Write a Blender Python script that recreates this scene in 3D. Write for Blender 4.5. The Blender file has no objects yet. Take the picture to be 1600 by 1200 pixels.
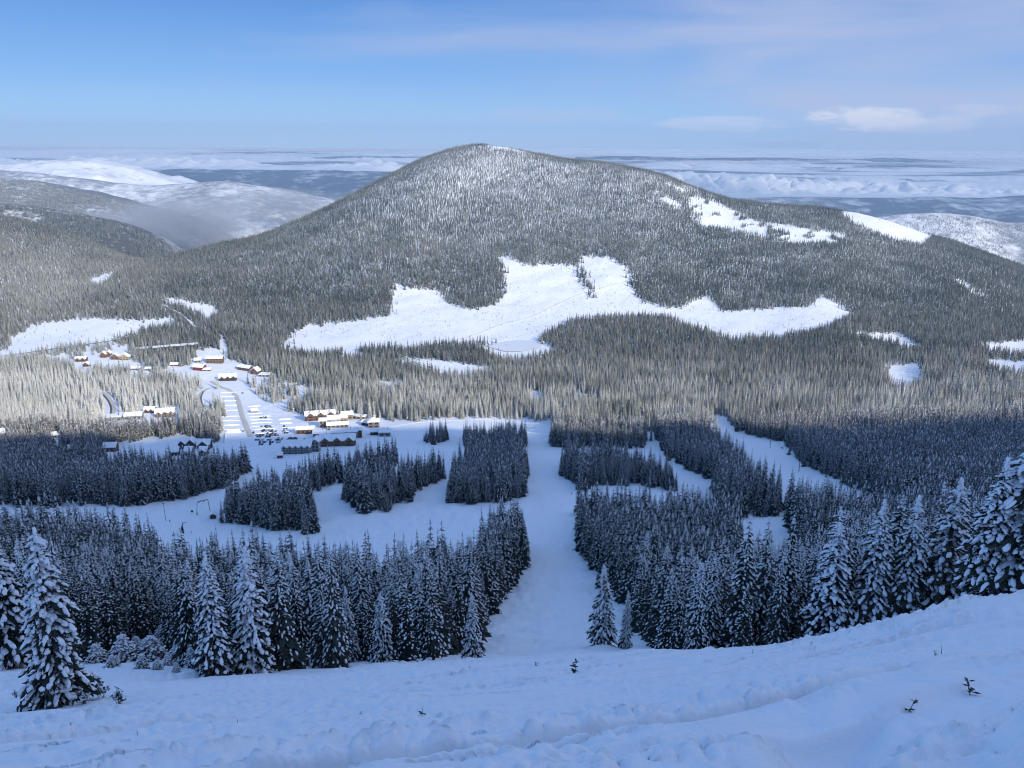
import bpy, math, random
import numpy as np

# ------------------------------------------------------------------ camera, sky, sun, exposure
rng = np.random.default_rng(11)
random.seed(11)
R = math.radians
scene = bpy.context.scene
col = scene.collection

FPX, EYE = 1300.0, 226.0                    # focal length in photo pixels, row of eye level
PITCH = math.atan((600 - EYE) / FPX)
ROLL = R(0.35)
cp, sp = math.cos(PITCH), math.sin(PITCH)
_F = np.array([0, cp, -sp]); _R0 = np.array([1.0, 0, 0]); _U0 = np.array([0, sp, cp])
_R = math.cos(ROLL) * _R0 + math.sin(ROLL) * _U0
_U = -math.sin(ROLL) * _R0 + math.cos(ROLL) * _U0

cam_data = bpy.data.cameras.new('camera')
cam_data.sensor_width = 36.0
cam_data.lens = 36.0 * FPX / 1600.0
cam_data.clip_start = 0.1
cam_data.clip_end = 400000.0
cam = bpy.data.objects.new('camera', cam_data)
col.objects.link(cam)
from mathutils import Matrix
cam.matrix_world = Matrix(((_R[0], _U[0], -_F[0], 0), (_R[1], _U[1], -_F[1], 0), (_R[2], _U[2], -_F[2], 0), (0, 0, 0, 1)))
scene.camera = cam

SUN_EL, SUN_AZ = R(24.0), R(37.0)           # the sun stands behind the viewer, 37 degrees to the right
SUNV = np.array([math.sin(SUN_AZ) * math.cos(SUN_EL), -math.cos(SUN_AZ) * math.cos(SUN_EL), math.sin(SUN_EL)])
sun_data = bpy.data.lights.new('sun', 'SUN')
sun_data.energy = 5.0
sun_data.angle = R(0.5)
sun_data.color = (1.0, 0.91, 0.77)
sun = bpy.data.objects.new('sun', sun_data)
col.objects.link(sun)
from mathutils import Vector
sun.rotation_euler = Vector(tuple(SUNV)).to_track_quat('Z', 'Y').to_euler()
sun.location = (0, 0, 3000)

world = bpy.data.worlds.new('World')
scene.world = world
world.use_nodes = True
wn, wl = world.node_tree.nodes, world.node_tree.links
wn.clear()
w_out = wn.new('ShaderNodeOutputWorld')
w_bg = wn.new('ShaderNodeBackground')
w_sky = wn.new('ShaderNodeTexSky')
w_sky.sky_type = 'NISHITA'
w_sky.sun_disc = False
w_sky.sun_elevation = SUN_EL
w_sky.sun_rotation = math.pi - SUN_AZ       # azimuth clockwise from +Y
w_sky.altitude = 1800
w_sky.air_density = 1.0
w_sky.dust_density = 0.1
w_sky.ozone_density = 6.0
w_bg.inputs['Strength'].default_value = 0.15
wl.new(w_bg.outputs[0], w_out.inputs[0])
w_tc = wn.new('ShaderNodeTexCoord')
w_sep = wn.new('ShaderNodeSeparateXYZ')
wl.new(w_tc.outputs['Generated'], w_sep.inputs[0])
w_el = wn.new('ShaderNodeMapRange'); w_el.inputs['From Min'].default_value = -0.05; w_el.inputs['From Max'].default_value = 0.95
wl.new(w_sep.outputs['Z'], w_el.inputs['Value'])
w_ramp = wn.new('ShaderNodeValToRGB')               # clear winter blue, paling to the horizon
cr = w_ramp.color_ramp
SKY = [(0.0, (0.30, 0.46, 0.70)), (0.05, (0.37, 0.57, 0.82)), (0.075, (0.31, 0.52, 0.82)), (0.12, (0.18, 0.38, 0.74)), (0.20, (0.078, 0.232, 0.60)), (0.35, (0.135, 0.318, 0.71)), (1.0, (0.152, 0.342, 0.745))]
cr.elements[0].position = SKY[0][0]; cr.elements[0].color = (*SKY[0][1], 1)
cr.elements[1].position = SKY[-1][0]; cr.elements[1].color = (*SKY[-1][1], 1)
for p_, c_ in SKY[1:-1]:
    e_ = cr.elements.new(p_); e_.color = (*c_, 1)
wl.new(w_el.outputs[0], w_ramp.inputs[0])
w_mul = wn.new('ShaderNodeVectorMath'); w_mul.operation = 'SCALE'; w_mul.inputs['Scale'].default_value = 0.88 / 0.15
wl.new(w_ramp.outputs[0], w_mul.inputs[0])
w_nis = wn.new('ShaderNodeVectorMath'); w_nis.operation = 'SCALE'; w_nis.inputs['Scale'].default_value = 0.12
wl.new(w_sky.outputs[0], w_nis.inputs[0])
w_add = wn.new('ShaderNodeVectorMath'); w_add.operation = 'ADD'
wl.new(w_mul.outputs[0], w_add.inputs[0]); wl.new(w_nis.outputs[0], w_add.inputs[1])
# thin high veil of cirrus over the blue, long soft streaks, thickening to the right
w_map = wn.new('ShaderNodeMapping'); w_map.inputs['Scale'].default_value = (2.2, 2.2, 15.0)
w_map.inputs['Rotation'].default_value = (0.0, 0.05, 0.0)
wl.new(w_tc.outputs['Generated'], w_map.inputs[0])
w_nz = wn.new('ShaderNodeTexNoise'); w_nz.inputs['Scale'].default_value = 1.0; w_nz.inputs['Detail'].default_value = 5; w_nz.inputs['Roughness'].default_value = 0.5; w_nz.inputs['Distortion'].default_value = 0.4
wl.new(w_map.outputs[0], w_nz.inputs['Vector'])
w_side = wn.new('ShaderNodeMapRange'); w_side.inputs['From Min'].default_value = -0.35; w_side.inputs['From Max'].default_value = 0.55; w_side.inputs['To Min'].default_value = -0.26; w_side.inputs['To Max'].default_value = 0.17
wl.new(w_sep.outputs['X'], w_side.inputs['Value'])
w_s = wn.new('ShaderNodeMath'); w_s.operation = 'ADD'
wl.new(w_nz.outputs['Fac'], w_s.inputs[0]); wl.new(w_side.outputs[0], w_s.inputs[1])
w_v = wn.new('ShaderNodeMapRange'); w_v.interpolation_type = 'SMOOTHSTEP'
w_v.inputs['From Min'].default_value = 0.30; w_v.inputs['From Max'].default_value = 0.80; w_v.inputs['To Max'].default_value = 0.85
wl.new(w_s.outputs[0], w_v.inputs['Value'])
w_mix = wn.new('ShaderNodeMix'); w_mix.data_type = 'RGBA'
wl.new(w_v.outputs[0], w_mix.inputs['Factor'])
wl.new(w_add.outputs[0], w_mix.inputs['A'])
w_mix.inputs['B'].default_value = (0.47 / 0.15, 0.52 / 0.15, 0.71 / 0.15, 1)
# a few small clouds of the same sky, low on the right: soft patches broken up by noise
w_cm = wn.new('ShaderNodeMapping'); w_cm.inputs['Scale'].default_value = (26, 26, 90)
wl.new(w_tc.outputs['Generated'], w_cm.inputs[0])
w_cn = wn.new('ShaderNodeTexNoise'); w_cn.inputs['Scale'].default_value = 1.0; w_cn.inputs['Detail'].default_value = 6; w_cn.inputs['Roughness'].default_value = 0.55
wl.new(w_cm.outputs[0], w_cn.inputs['Vector'])
def unit(u, v):
    d_ = _F + (u - 800) / FPX * _R + (600 - v) / FPX * _U
    return d_ / np.linalg.norm(d_)
w_last = w_mix
for u_, v_, hw_, hh_, amt_, colr_ in ((1350, 186, 95, 19, 0.95, (0.74, 0.76, 0.86)), (1455, 192, 80, 17, 0.55, (0.66, 0.70, 0.84)), (1130, 194, 110, 13, 0.6, (0.66, 0.70, 0.85)), (1228, 226, 110, 6, 0.5, (0.38, 0.47, 0.68)), (860, 180, 130, 14, 0.35, (0.50, 0.55, 0.74)), (1540, 172, 90, 10, 0.4, (0.6, 0.66, 0.82))):
    c_ = unit(u_, v_); t_ = np.cross(c_, (0, 0, 1)); t_ /= np.linalg.norm(t_); s_ = np.cross(t_, c_)
    dots = []
    for vec_, half_ in ((t_, hw_), (s_, hh_)):
        dn_ = wn.new('ShaderNodeVectorMath'); dn_.operation = 'DOT_PRODUCT'
        wl.new(w_tc.outputs['Generated'], dn_.inputs[0]); dn_.inputs[1].default_value = tuple(vec_ * FPX / half_)
        sq_ = wn.new('ShaderNodeMath'); sq_.operation = 'POWER'; sq_.inputs[1].default_value = 2.0
        ab_ = wn.new('ShaderNodeMath'); ab_.operation = 'ABSOLUTE'; wl.new(dn_.outputs['Value'], ab_.inputs[0]); wl.new(ab_.outputs[0], sq_.inputs[0])
        dots.append(sq_)
    ad_ = wn.new('ShaderNodeMath'); ad_.operation = 'ADD'; wl.new(dots[0].outputs[0], ad_.inputs[0]); wl.new(dots[1].outputs[0], ad_.inputs[1])
    fr_ = wn.new('ShaderNodeVectorMath'); fr_.operation = 'DOT_PRODUCT'; wl.new(w_tc.outputs['Generated'], fr_.inputs[0]); fr_.inputs[1].default_value = tuple(c_)
    gt_ = wn.new('ShaderNodeMath'); gt_.operation = 'GREATER_THAN'; gt_.inputs[1].default_value = 0.5; wl.new(fr_.outputs['Value'], gt_.inputs[0])
    fa_ = wn.new('ShaderNodeMath'); fa_.operation = 'SUBTRACT'; fa_.inputs[0].default_value = 1.0; wl.new(ad_.outputs[0], fa_.inputs[1])
    mm_ = wn.new('ShaderNodeMath'); mm_.operation = 'MULTIPLY_ADD'; mm_.inputs[1].default_value = 0.30; wl.new(fa_.outputs[0], mm_.inputs[0]); wl.new(w_cn.outputs['Fac'], mm_.inputs[2])
    mr_ = wn.new('ShaderNodeMapRange'); mr_.interpolation_type = 'SMOOTHSTEP'; mr_.inputs['From Min'].default_value = 0.50; mr_.inputs['From Max'].default_value = 0.74; mr_.inputs['To Max'].default_value = amt_
    wl.new(mm_.outputs[0], mr_.inputs['Value'])
    fx_ = wn.new('ShaderNodeMath'); fx_.operation = 'MULTIPLY'; wl.new(mr_.outputs[0], fx_.inputs[0]); wl.new(gt_.outputs[0], fx_.inputs[1])
    mk_ = wn.new('ShaderNodeMapRange'); mk_.interpolation_type = 'SMOOTHSTEP'; mk_.inputs['From Min'].default_value = -0.2; mk_.inputs['From Max'].default_value = 0.6; wl.new(fa_.outputs[0], mk_.inputs['Value'])
    fy_ = wn.new('ShaderNodeMath'); fy_.operation = 'MULTIPLY'; wl.new(fx_.outputs[0], fy_.inputs[0]); wl.new(mk_.outputs[0], fy_.inputs[1])
    mc_ = wn.new('ShaderNodeMix'); mc_.data_type = 'RGBA'
    wl.new(fy_.outputs[0], mc_.inputs['Factor']); wl.new(w_last.outputs['Result'], mc_.inputs['A'])
    mc_.inputs['B'].default_value = (*[q / 0.15 for q in colr_], 1)
    w_last = mc_
wl.new(w_last.outputs['Result'], w_bg.inputs['Color'])

vs = scene.view_settings
vs.view_transform = 'Standard'
vs.look = 'None'
vs.exposure = 0.18
vs.gamma = 1.0
vs.use_curve_mapping = False
scene.cycles.max_bounces = 4
scene.cycles.diffuse_bounces = 2
scene.cycles.glossy_bounces = 2
scene.cycles.transmission_bounces = 2
scene.cycles.volume_bounces = 0
scene.cycles.transparent_max_bounces = 8
scene.cycles.use_denoising = True
scene.cycles.filter_width = 1.05
scene.cycles.use_adaptive_sampling = True
scene.cycles.adaptive_threshold = 0.02

# ------------------------------------------------------------------ projection helpers
def project(X, Y, Z):
    xc = _R[0] * X + _R[1] * Y + _R[2] * Z
    yc = _U[0] * X + _U[1] * Y + _U[2] * Z
    dc = _F[0] * X + _F[1] * Y + _F[2] * Z
    dc = np.where(np.abs(dc) < 1e-6, 1e-6, dc)
    return 800 + FPX * xc / dc, 600 - FPX * yc / dc

def ray(u, v):
    d = _F + (u - 800) / FPX * _R + (600 - v) / FPX * _U
    return d / d[1]                          # per metre of depth Y

# ------------------------------------------------------------------ materials
def new_mat(name):
    m = bpy.data.materials.new(name)
    m.use_nodes = True
    nt = m.node_tree
    b = nt.nodes['Principled BSDF']
    return m, nt, b

def plain_mat(name, c, rough=0.7, noise=0.25, scale=3.0, spec=0.3):
    m, nt, b = new_mat(name)
    tc = nt.nodes.new('ShaderNodeTexCoord')
    nz = nt.nodes.new('ShaderNodeTexNoise'); nz.inputs['Scale'].default_value = scale; nz.inputs['Detail'].default_value = 4
    nt.links.new(tc.outputs['Object'], nz.inputs['Vector'])
    mx = nt.nodes.new('ShaderNodeMix'); mx.data_type = 'RGBA'
    mx.inputs['A'].default_value = (*[x * (1 - noise) for x in c], 1)
    mx.inputs['B'].default_value = (*[min(1, x * (1 + noise)) for x in c], 1)
    nt.links.new(nz.outputs['Fac'], mx.inputs['Factor'])
    nt.links.new(mx.outputs['Result'], b.inputs['Base Color'])
    b.inputs['Roughness'].default_value = rough
    b.inputs['Specular IOR Level'].default_value = spec
    return m

def snow_ground_mat(name, tint=(0.87, 0.89, 0.93), bumps=((0.35, 0.10, 0.9),), mottling=0.06):
    """snow with bumps: each bump is (scale per metre, height in metres, strength)"""
    m, nt, b = new_mat(name)
    tc = nt.nodes.new('ShaderNodeTexCoord')
    nz = nt.nodes.new('ShaderNodeTexNoise'); nz.inputs['Scale'].default_value = 0.013; nz.inputs['Detail'].default_value = 6
    nt.links.new(tc.outputs['Object'], nz.inputs['Vector'])
    mx = nt.nodes.new('ShaderNodeMix'); mx.data_type = 'RGBA'
    mx.inputs['A'].default_value = (*[x * (1 - mottling) for x in tint], 1)
    mx.inputs['B'].default_value = (*tint, 1)
    nt.links.new(nz.outputs['Fac'], mx.inputs['Factor'])
    nt.links.new(mx.outputs['Result'], b.inputs['Base Color'])
    b.inputs['Roughness'].default_value = 0.65
    b.inputs['Specular IOR Level'].default_value = 0.15
    last = None
    for sc_, h, st in bumps:
        n = nt.nodes.new('ShaderNodeTexNoise'); n.inputs['Scale'].default_value = sc_; n.inputs['Detail'].default_value = 5
        nt.links.new(tc.outputs['Object'], n.inputs['Vector'])
        bp = nt.nodes.new('ShaderNodeBump'); bp.inputs['Strength'].default_value = st; bp.inputs['Distance'].default_value = h
        nt.links.new(n.outputs['Fac'], bp.inputs['Height'])
        if last is not None:
            nt.links.new(last.outputs[0], bp.inputs['Normal'])
        last = bp
    if last is not None:
        nt.links.new(last.outputs[0], b.inputs['Normal'])
    return m

M_SNOW_GROUND = snow_ground_mat('snow_cover', bumps=((0.09, 1.6, 0.8), (0.7, 0.30, 0.9), (3.5, 0.06, 0.8)))

def frost_needle_mat(name, base, frost_lo, frost_hi, instanced):
    """dark needles dusted with rime; every tree carries its own amount"""
    m, nt, b = new_mat(name)
    N, L = nt.nodes, nt.links
    tc = N.new('ShaderNodeTexCoord')
    oi = N.new('ShaderNodeObjectInfo')
    nz = N.new('ShaderNodeTexNoise'); nz.inputs['Scale'].default_value = 1.1; nz.inputs['Detail'].default_value = 3
    L.new(tc.outputs['Object'], nz.inputs['Vector'])
    ramp = N.new('ShaderNodeMapRange')
    ramp.inputs['From Min'].default_value = 0.35; ramp.inputs['From Max'].default_value = 0.7
    ramp.inputs['To Min'].default_value = 0.45; ramp.inputs['To Max'].default_value = 1.55
    L.new(nz.outputs['Fac'], ramp.inputs['Value'])
    mul = N.new('ShaderNodeMath'); mul.operation = 'MULTIPLY'; mul.use_clamp = True
    if instanced:
        at = N.new('ShaderNodeAttribute'); at.attribute_type = 'INSTANCER'; at.attribute_name = 'frost'
        L.new(at.outputs['Fac'], mul.inputs[0])
    else:
        mr = N.new('ShaderNodeMapRange')
        mr.inputs['To Min'].default_value = frost_lo; mr.inputs['To Max'].default_value = frost_hi
        L.new(oi.outputs['Random'], mr.inputs['Value'])
        L.new(mr.outputs['Result'], mul.inputs[0])
    L.new(ramp.outputs['Result'], mul.inputs[1])
    hue = N.new('ShaderNodeMix'); hue.data_type = 'RGBA'
    hue.inputs['A'].default_value = (base[0] * 0.8, base[1] * 0.85, base[2] * 0.9, 1)
    hue.inputs['B'].default_value = (base[0] * 1.25, base[1] * 1.2, base[2] * 0.95, 1)
    L.new(oi.outputs['Random'], hue.inputs['Factor'])
    mx = N.new('ShaderNodeMix'); mx.data_type = 'RGBA'
    mx.inputs['B'].default_value = (0.70, 0.71, 0.68, 1)
    L.new(hue.outputs['Result'], mx.inputs['A'])
    L.new(mul.outputs[0], mx.inputs['Factor'])
    L.new(mx.outputs['Result'], b.inputs['Base Color'])
    b.inputs['Roughness'].default_value = 0.8
    b.inputs['Specular IOR Level'].default_value = 0.1
    return m

M_NEEDLE = frost_needle_mat('frosted_fir_needles', (0.012, 0.019, 0.017), 0.01, 0.07, False)
M_NEEDLE_FAR = frost_needle_mat('frosted_far_needles', (0.026, 0.036, 0.027), 0.0, 1.0, True)
M_NEEDLE_MID = frost_needle_mat('shaded_stand_needles', (0.013, 0.020, 0.018), 0.01, 0.05, False)  # mid stands lie in shade; that darkness is put into the needle colour
M_BARK = plain_mat('fir_bark', (0.05, 0.04, 0.035), 0.9, 0.4, 2.0, 0.1)
def tree_snow_mat():
    m, nt, b = new_mat('snow_on_branches')
    tc = nt.nodes.new('ShaderNodeTexCoord')
    n = nt.nodes.new('ShaderNodeTexNoise'); n.inputs['Scale'].default_value = 2.5; n.inputs['Detail'].default_value = 4
    nt.links.new(tc.outputs['Object'], n.inputs['Vector'])
    bp = nt.nodes.new('ShaderNodeBump'); bp.inputs['Strength'].default_value = 0.6; bp.inputs['Distance'].default_value = 0.12
    nt.links.new(n.outputs['Fac'], bp.inputs['Height'])
    nt.links.new(bp.outputs[0], b.inputs['Normal'])
    b.inputs['Base Color'].default_value = (0.86, 0.88, 0.92, 1)
    b.inputs['Roughness'].default_value = 0.65
    b.inputs['Specular IOR Level'].default_value = 0.15
    return m
M_SNOW_TREE = tree_snow_mat()

# ------------------------------------------------------------------ mesh helpers
def mesh_np(name, V, F, mats, fmat=None, smooth=None):
    """V (n,3); F a list of faces or an (m,k) array"""
    me = bpy.data.meshes.new(name)
    V = np.asarray(V, dtype=np.float32)
    if isinstance(F, np.ndarray):
        k = F.shape[1]
        me.vertices.add(len(V)); me.vertices.foreach_set('co', V.ravel())
        me.loops.add(F.size); me.loops.foreach_set('vertex_index', F.ravel().astype(np.int32))
        me.polygons.add(len(F))
        me.polygons.foreach_set('loop_start', np.arange(0, F.size, k, dtype=np.int32))
        me.update(calc_edges=True)
    else:
        me.from_pydata([tuple(map(float, v)) for v in V], [], [tuple(map(int, f)) for f in F])
    for m in mats:
        me.materials.append(m)
    if fmat is not None:
        me.polygons.foreach_set('material_index', np.asarray(fmat, dtype=np.int32))
    if smooth is not None:
        s = np.full(len(me.polygons), bool(smooth)) if np.isscalar(smooth) else np.asarray(smooth, dtype=bool)
        me.polygons.foreach_set('use_smooth', s)
    me.update()
    return me

def link(name, me, parent=None, **props):
    o = bpy.data.objects.new(name, me)
    col.objects.link(o)
    if parent is not None:
        o.parent = parent
    for k, v in props.items():
        if v is not None:
            o[k] = v
    return o

def thing(name, label, cat, loc=(0, 0, 0), rz=0.0, group=None):
    o = bpy.data.objects.new(name, None)
    o.empty_display_size = 0.5
    col.objects.link(o)
    o.location = loc
    o.rotation_euler = (0, 0, rz)
    o['label'] = label; o['category'] = cat
    if group:
        o['group'] = group
    return o

def grid_faces(nr, nc):
    i = np.arange(nr - 1)[:, None] * nc + np.arange(nc - 1)[None, :]
    return np.stack([i, i + 1, i + nc + 1, i + nc], -1).reshape(-1, 4)

# value noise on a lattice, fractal
_perm = rng.permutation(4096)
_vals = rng.random(4096) * 2 - 1
def vnoise(x, y, s=0):
    xi = np.floor(x).astype(np.int64); yi = np.floor(y).astype(np.int64)
    fx = x - xi; fy = y - yi
    fx = fx * fx * fx * (fx * (fx * 6 - 15) + 10); fy = fy * fy * fy * (fy * (fy * 6 - 15) + 10)
    def h(a, b):
        return _vals[_perm[(_perm[(a + s * 131) & 4095] + b) & 4095]]
    return (h(xi, yi) * (1 - fx) + h(xi + 1, yi) * fx) * (1 - fy) + (h(xi, yi + 1) * (1 - fx) + h(xi + 1, yi + 1) * fx) * fy
def fbm(x, y, octs=4, s=0):
    r = 0.0; a = 1.0; t = 0.0
    for k in range(octs):
        r = r + a * vnoise(x * 2 ** k + 17.3 * k, y * 2 ** k - 9.1 * k, s + k); t += a; a *= 0.5
    return r / t

# ------------------------------------------------------------------ terrain: depression of the ground against bearing and distance
# each row is (column, [(row, distance), ...]) read off the slope, valley and mountain
COLS = {
    -150: [(1240, 11), (1100, 42), (1050, 75), (1000, 140), (870, 330), (780, 560), (700, 850), (650, 1050), (600, 1250), (560, 1450), (500, 1760), (455, 1950), (400, 2200), (320, 2650), (345, 3000), (420, 4200)],
    0: [(1200, 12), (1100, 40), (1045, 75), (1020, 120), (930, 240), (870, 340), (780, 570), (700, 850), (650, 1050), (600, 1260), (560, 1450), (530, 1600), (500, 1760), (460, 1930), (400, 2200), (332, 2700), (360, 3050), (430, 4200)],
    100: [(1090, 40), (1045, 75), (560, 1450), (530, 1600), (500, 1760), (455, 2000), (410, 2300), (357, 2700), (380, 3050), (440, 4200)],
    200: [(1200, 11.5), (1095, 34), (1045, 62), (1030, 90), (950, 200), (870, 350), (780, 570), (700, 850), (650, 1050), (600, 1270), (560, 1470), (520, 1680), (480, 1870), (440, 2120), (403, 2600), (425, 2950), (470, 4200)],
    300: [(600, 1290), (560, 1480), (520, 1700), (470, 1960), (430, 2240), (385, 2720), (410, 3000), (470, 4200)],
    400: [(1200, 11), (1095, 28), (1050, 62), (1030, 100), (950, 210), (900, 300), (830, 450), (780, 570), (700, 850), (650, 1070), (600, 1300), (560, 1500), (520, 1730), (450, 2150), (400, 2470), (364, 2800), (395, 3200), (470, 4400)],
    500: [(560, 1520), (520, 1750), (450, 2160), (400, 2430), (360, 2680), (321, 2950), (360, 3400), (450, 4500)],
    600: [(1200, 10.8), (1095, 26), (1042, 58), (1030, 92), (950, 220), (900, 305), (850, 395), (800, 505), (750, 645), (700, 845), (660, 1050), (600, 1320), (550, 1580), (530, 1700), (490, 1900), (440, 2180), (380, 2500), (320, 2850), (264, 3250), (310, 3700), (420, 4700)],
    700: [(450, 2150), (380, 2520), (320, 2830), (270, 3130), (221, 3430), (260, 3900), (400, 4800)],
    800: [(1200, 10.6), (1100, 24), (1045, 45), (1030, 60), (1022, 112), (1000, 150), (950, 225), (900, 310), (850, 400), (800, 510), (750, 650), (700, 845), (668, 1030), (650, 1120), (600, 1350), (560, 1550), (530, 1720), (500, 1880), (450, 2150), (400, 2400), (350, 2680), (300, 2980), (255, 3270), (218, 3500), (260, 4000), (400, 5000)],
    750: [(300, 2980), (255, 3250), (211, 3480), (250, 3900)],
    900: [(450, 2150), (350, 2700), (300, 3000), (230, 3430), (285, 3900), (400, 5000)],
    1000: [(1200, 10), (1100, 20), (1040, 38), (1020, 56), (1023, 90), (1000, 145), (950, 220), (900, 305), (850, 395), (800, 505), (750, 645), (700, 845), (650, 1090), (600, 1330), (560, 1540), (520, 1760), (480, 1980), (450, 2150), (400, 2400), (350, 2700), (300, 3030), (244, 3480), (300, 4000), (410, 5000)],
    1100: [(1200, 9.4), (1100, 17.5), (1040, 33), (1016, 55), (1022, 85), (540, 1650), (500, 1880), (450, 2170), (400, 2430), (350, 2750), (282, 3300), (330, 3800), (420, 5000)],
    1200: [(1200, 9), (1100, 16), (1040, 28), (1005, 50), (1015, 80), (980, 150), (930, 230), (880, 310), (820, 440), (750, 640), (700, 830), (650, 1070), (600, 1310), (540, 1650), (500, 1890), (450, 2180), (400, 2450), (350, 2800), (312, 3180), (345, 3700), (430, 4800)],
    1300: [(1100, 15), (1040, 26), (993, 50), (1008, 80), (330, 3050), (320, 3220)],
    1400: [(1200, 8.4), (1100, 14), (1040, 22), (970, 47), (990, 76), (960, 150), (900, 250), (850, 350), (800, 460), (750, 610), (700, 800), (650, 1040), (600, 1320), (560, 1580), (530, 1780), (500, 1950), (450, 2250), (400, 2600), (362, 2950), (338, 3200), (375, 3700), (450, 4700)],
    1500: [(1100, 13.5), (1000, 26), (940, 44), (968, 74), (400, 2700), (374, 3000), (410, 3500)],
    1600: [(1200, 8), (1100, 13), (1000, 24), (932, 42), (958, 72), (930, 150), (880, 250), (820, 400), (750, 600), (700, 780), (650, 1000), (600, 1280), (570, 1500), (545, 1720), (510, 1980), (470, 2300), (430, 2650), (407, 2900), (445, 3400), (500, 4500)],
    1750: [(1200, 7.5), (1000, 23), (915, 42), (940, 75), (850, 300), (750, 590), (650, 980), (570, 1480), (500, 2030), (460, 2500), (435, 2800), (470, 3300), (520, 4400)],
}
RIDGE = [(-200, 312, 2700), (-100, 322, 2700), (0, 331, 2700), (50, 343, 2700), (100, 357, 2700), (150, 374, 2680), (200, 396, 2640), (235, 403, 2650), (270, 393, 2700), (310, 382, 2740), (350, 374, 2770), (400, 364, 2800), (450, 344, 2860), (500, 321, 2950), (550, 295, 3080), (600, 269, 3220), (650, 244, 3360),
         (700, 225, 3460), (740, 219, 3500), (780, 221, 3520), (820, 229, 3520), (860, 237, 3500), (910, 243, 3480), (960, 250, 3460), (1010, 259, 3430), (1050, 269, 3400), (1085, 286, 3340), (1120, 299, 3300), (1160, 306, 3270), (1200, 311, 3250), (1250, 315, 3240), (1300, 318, 3240), (1350, 325, 3220), (1400, 338, 3180),
         (1450, 357, 3100), (1500, 373, 3030), (1550, 390, 2960), (1600, 407, 2900), (1680, 430, 2830), (1760, 445, 2780)]
_ctl = []
_ru = np.array([r[0] for r in RIDGE]); _ry = np.array([r[2] for r in RIDGE])
for u, v, Y in RIDGE:
    v = v + 4.0                                 # the tree tops make up the rest
    for dv, k in ((0, 1.0), (11, 0.955), (12, 1.05), (45, 1.16), (130, 1.45)):
        d = ray(u, v + dv)
        _ctl.append((d[0], math.log(Y * k) / 1.6, -d[2]))
for u, lst in COLS.items():
    v0, Y0 = lst[0]
    if Y0 < 20:
        lst = [(1420, Y0 * 0.52), (1290, Y0 * 0.74)] + lst
    for v, Y in lst:
        if Y > 0.90 * np.interp(u, _ru, _ry):
            continue
        d = ray(u, v)
        _ctl.append((d[0], math.log(Y) / 1.6, -d[2]))
_ctl = np.array(_ctl)
def _ker(r2):
    return np.sqrt(r2 + 1e-9)                # linear kernel: no overshoot
def _fit(P, val, smooth=1e-3):
    n = len(P)
    K = _ker(((P[:, None] - P[None]) ** 2).sum(-1)) + np.eye(n) * -smooth
    A = np.zeros((n + 3, n + 3)); A[:n, :n] = K; A[:n, n] = 1; A[:n, n + 1:] = P; A[n:, :n] = A[:n, n:].T
    return np.linalg.solve(A, np.concatenate([val, np.zeros(3)]))
_P = _ctl[:, :2] * np.array([2.2, 1.0])
_w = _fit(_P, _ctl[:, 2])
def dep(a, q):
    """depression tangent at bearing a = X/Y and q = ln(Y)/1.6"""
    a = np.clip(a, -0.80, 0.80) * 2.2
    out = np.empty(a.size); af = a.ravel(); qf = q.ravel()
    n = len(_P)
    for s in range(0, a.size, 40000):
        e = slice(s, s + 40000)
        r = np.sqrt((af[e, None] - _P[None, :, 0]) ** 2 + (qf[e, None] - _P[None, :, 1]) ** 2 + 1e-9)
        out[e] = r @ _w[:n] + _w[n] + _w[n + 1] * af[e] + _w[n + 2] * qf[e]
    return out.reshape(a.shape)

# tabulate once on a fine lattice, smooth a little, then look up bilinearly
NA, NQ = 500, 900
A0, A1 = -0.82, 0.82
Q0, Q1 = math.log(2.0) / 1.6, math.log(5200.0) / 1.6
_la = np.linspace(A0, A1, NA); _lq = np.linspace(Q0, Q1, NQ)
_tab = dep(*np.meshgrid(_la, _lq, indexing='ij'))
for _ in range(5):
    t = np.pad(_tab, 1, mode='edge')
    _tab = (t[:-2, 1:-1] + t[2:, 1:-1] + t[1:-1, :-2] + t[1:-1, 2:] + 2 * t[1:-1, 1:-1]) / 6
# the far mountain is smooth across the view: blur along the bearing beyond the valley
_far = np.clip((_lq - math.log(900) / 1.6) / (math.log(2200) / 1.6 - math.log(900) / 1.6), 0, 1)[None, :]
_b = _tab.copy()
for _ in range(40):
    t = np.pad(_b, ((1, 1), (0, 0)), mode='edge')
    _b = (t[:-2] + 2 * t[1:-1] + t[2:]) / 4
_tab = _tab * (1 - _far) + _b * _far
def height0(X, Y):
    a = np.clip(X / Y, A0 + 1e-4, A1 - 1e-4); q = np.clip(np.log(Y) / 1.6, Q0 + 1e-5, Q1 - 1e-5)
    fa = (a - A0) / (A1 - A0) * (NA - 1); fq = (q - Q0) / (Q1 - Q0) * (NQ - 1)
    ia = np.minimum(fa.astype(int), NA - 2); iq = np.minimum(fq.astype(int), NQ - 2)
    fa -= ia; fq -= iq
    g = (_tab[ia, iq] * (1 - fa) * (1 - fq) + _tab[ia + 1, iq] * fa * (1 - fq) + _tab[ia, iq + 1] * (1 - fa) * fq + _tab[ia + 1, iq + 1] * fa * fq)
    return -g * Y

def smooth01(x, a, b):
    t = np.clip((x - a) / (b - a), 0, 1)
    return t * t * (3 - 2 * t)

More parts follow.
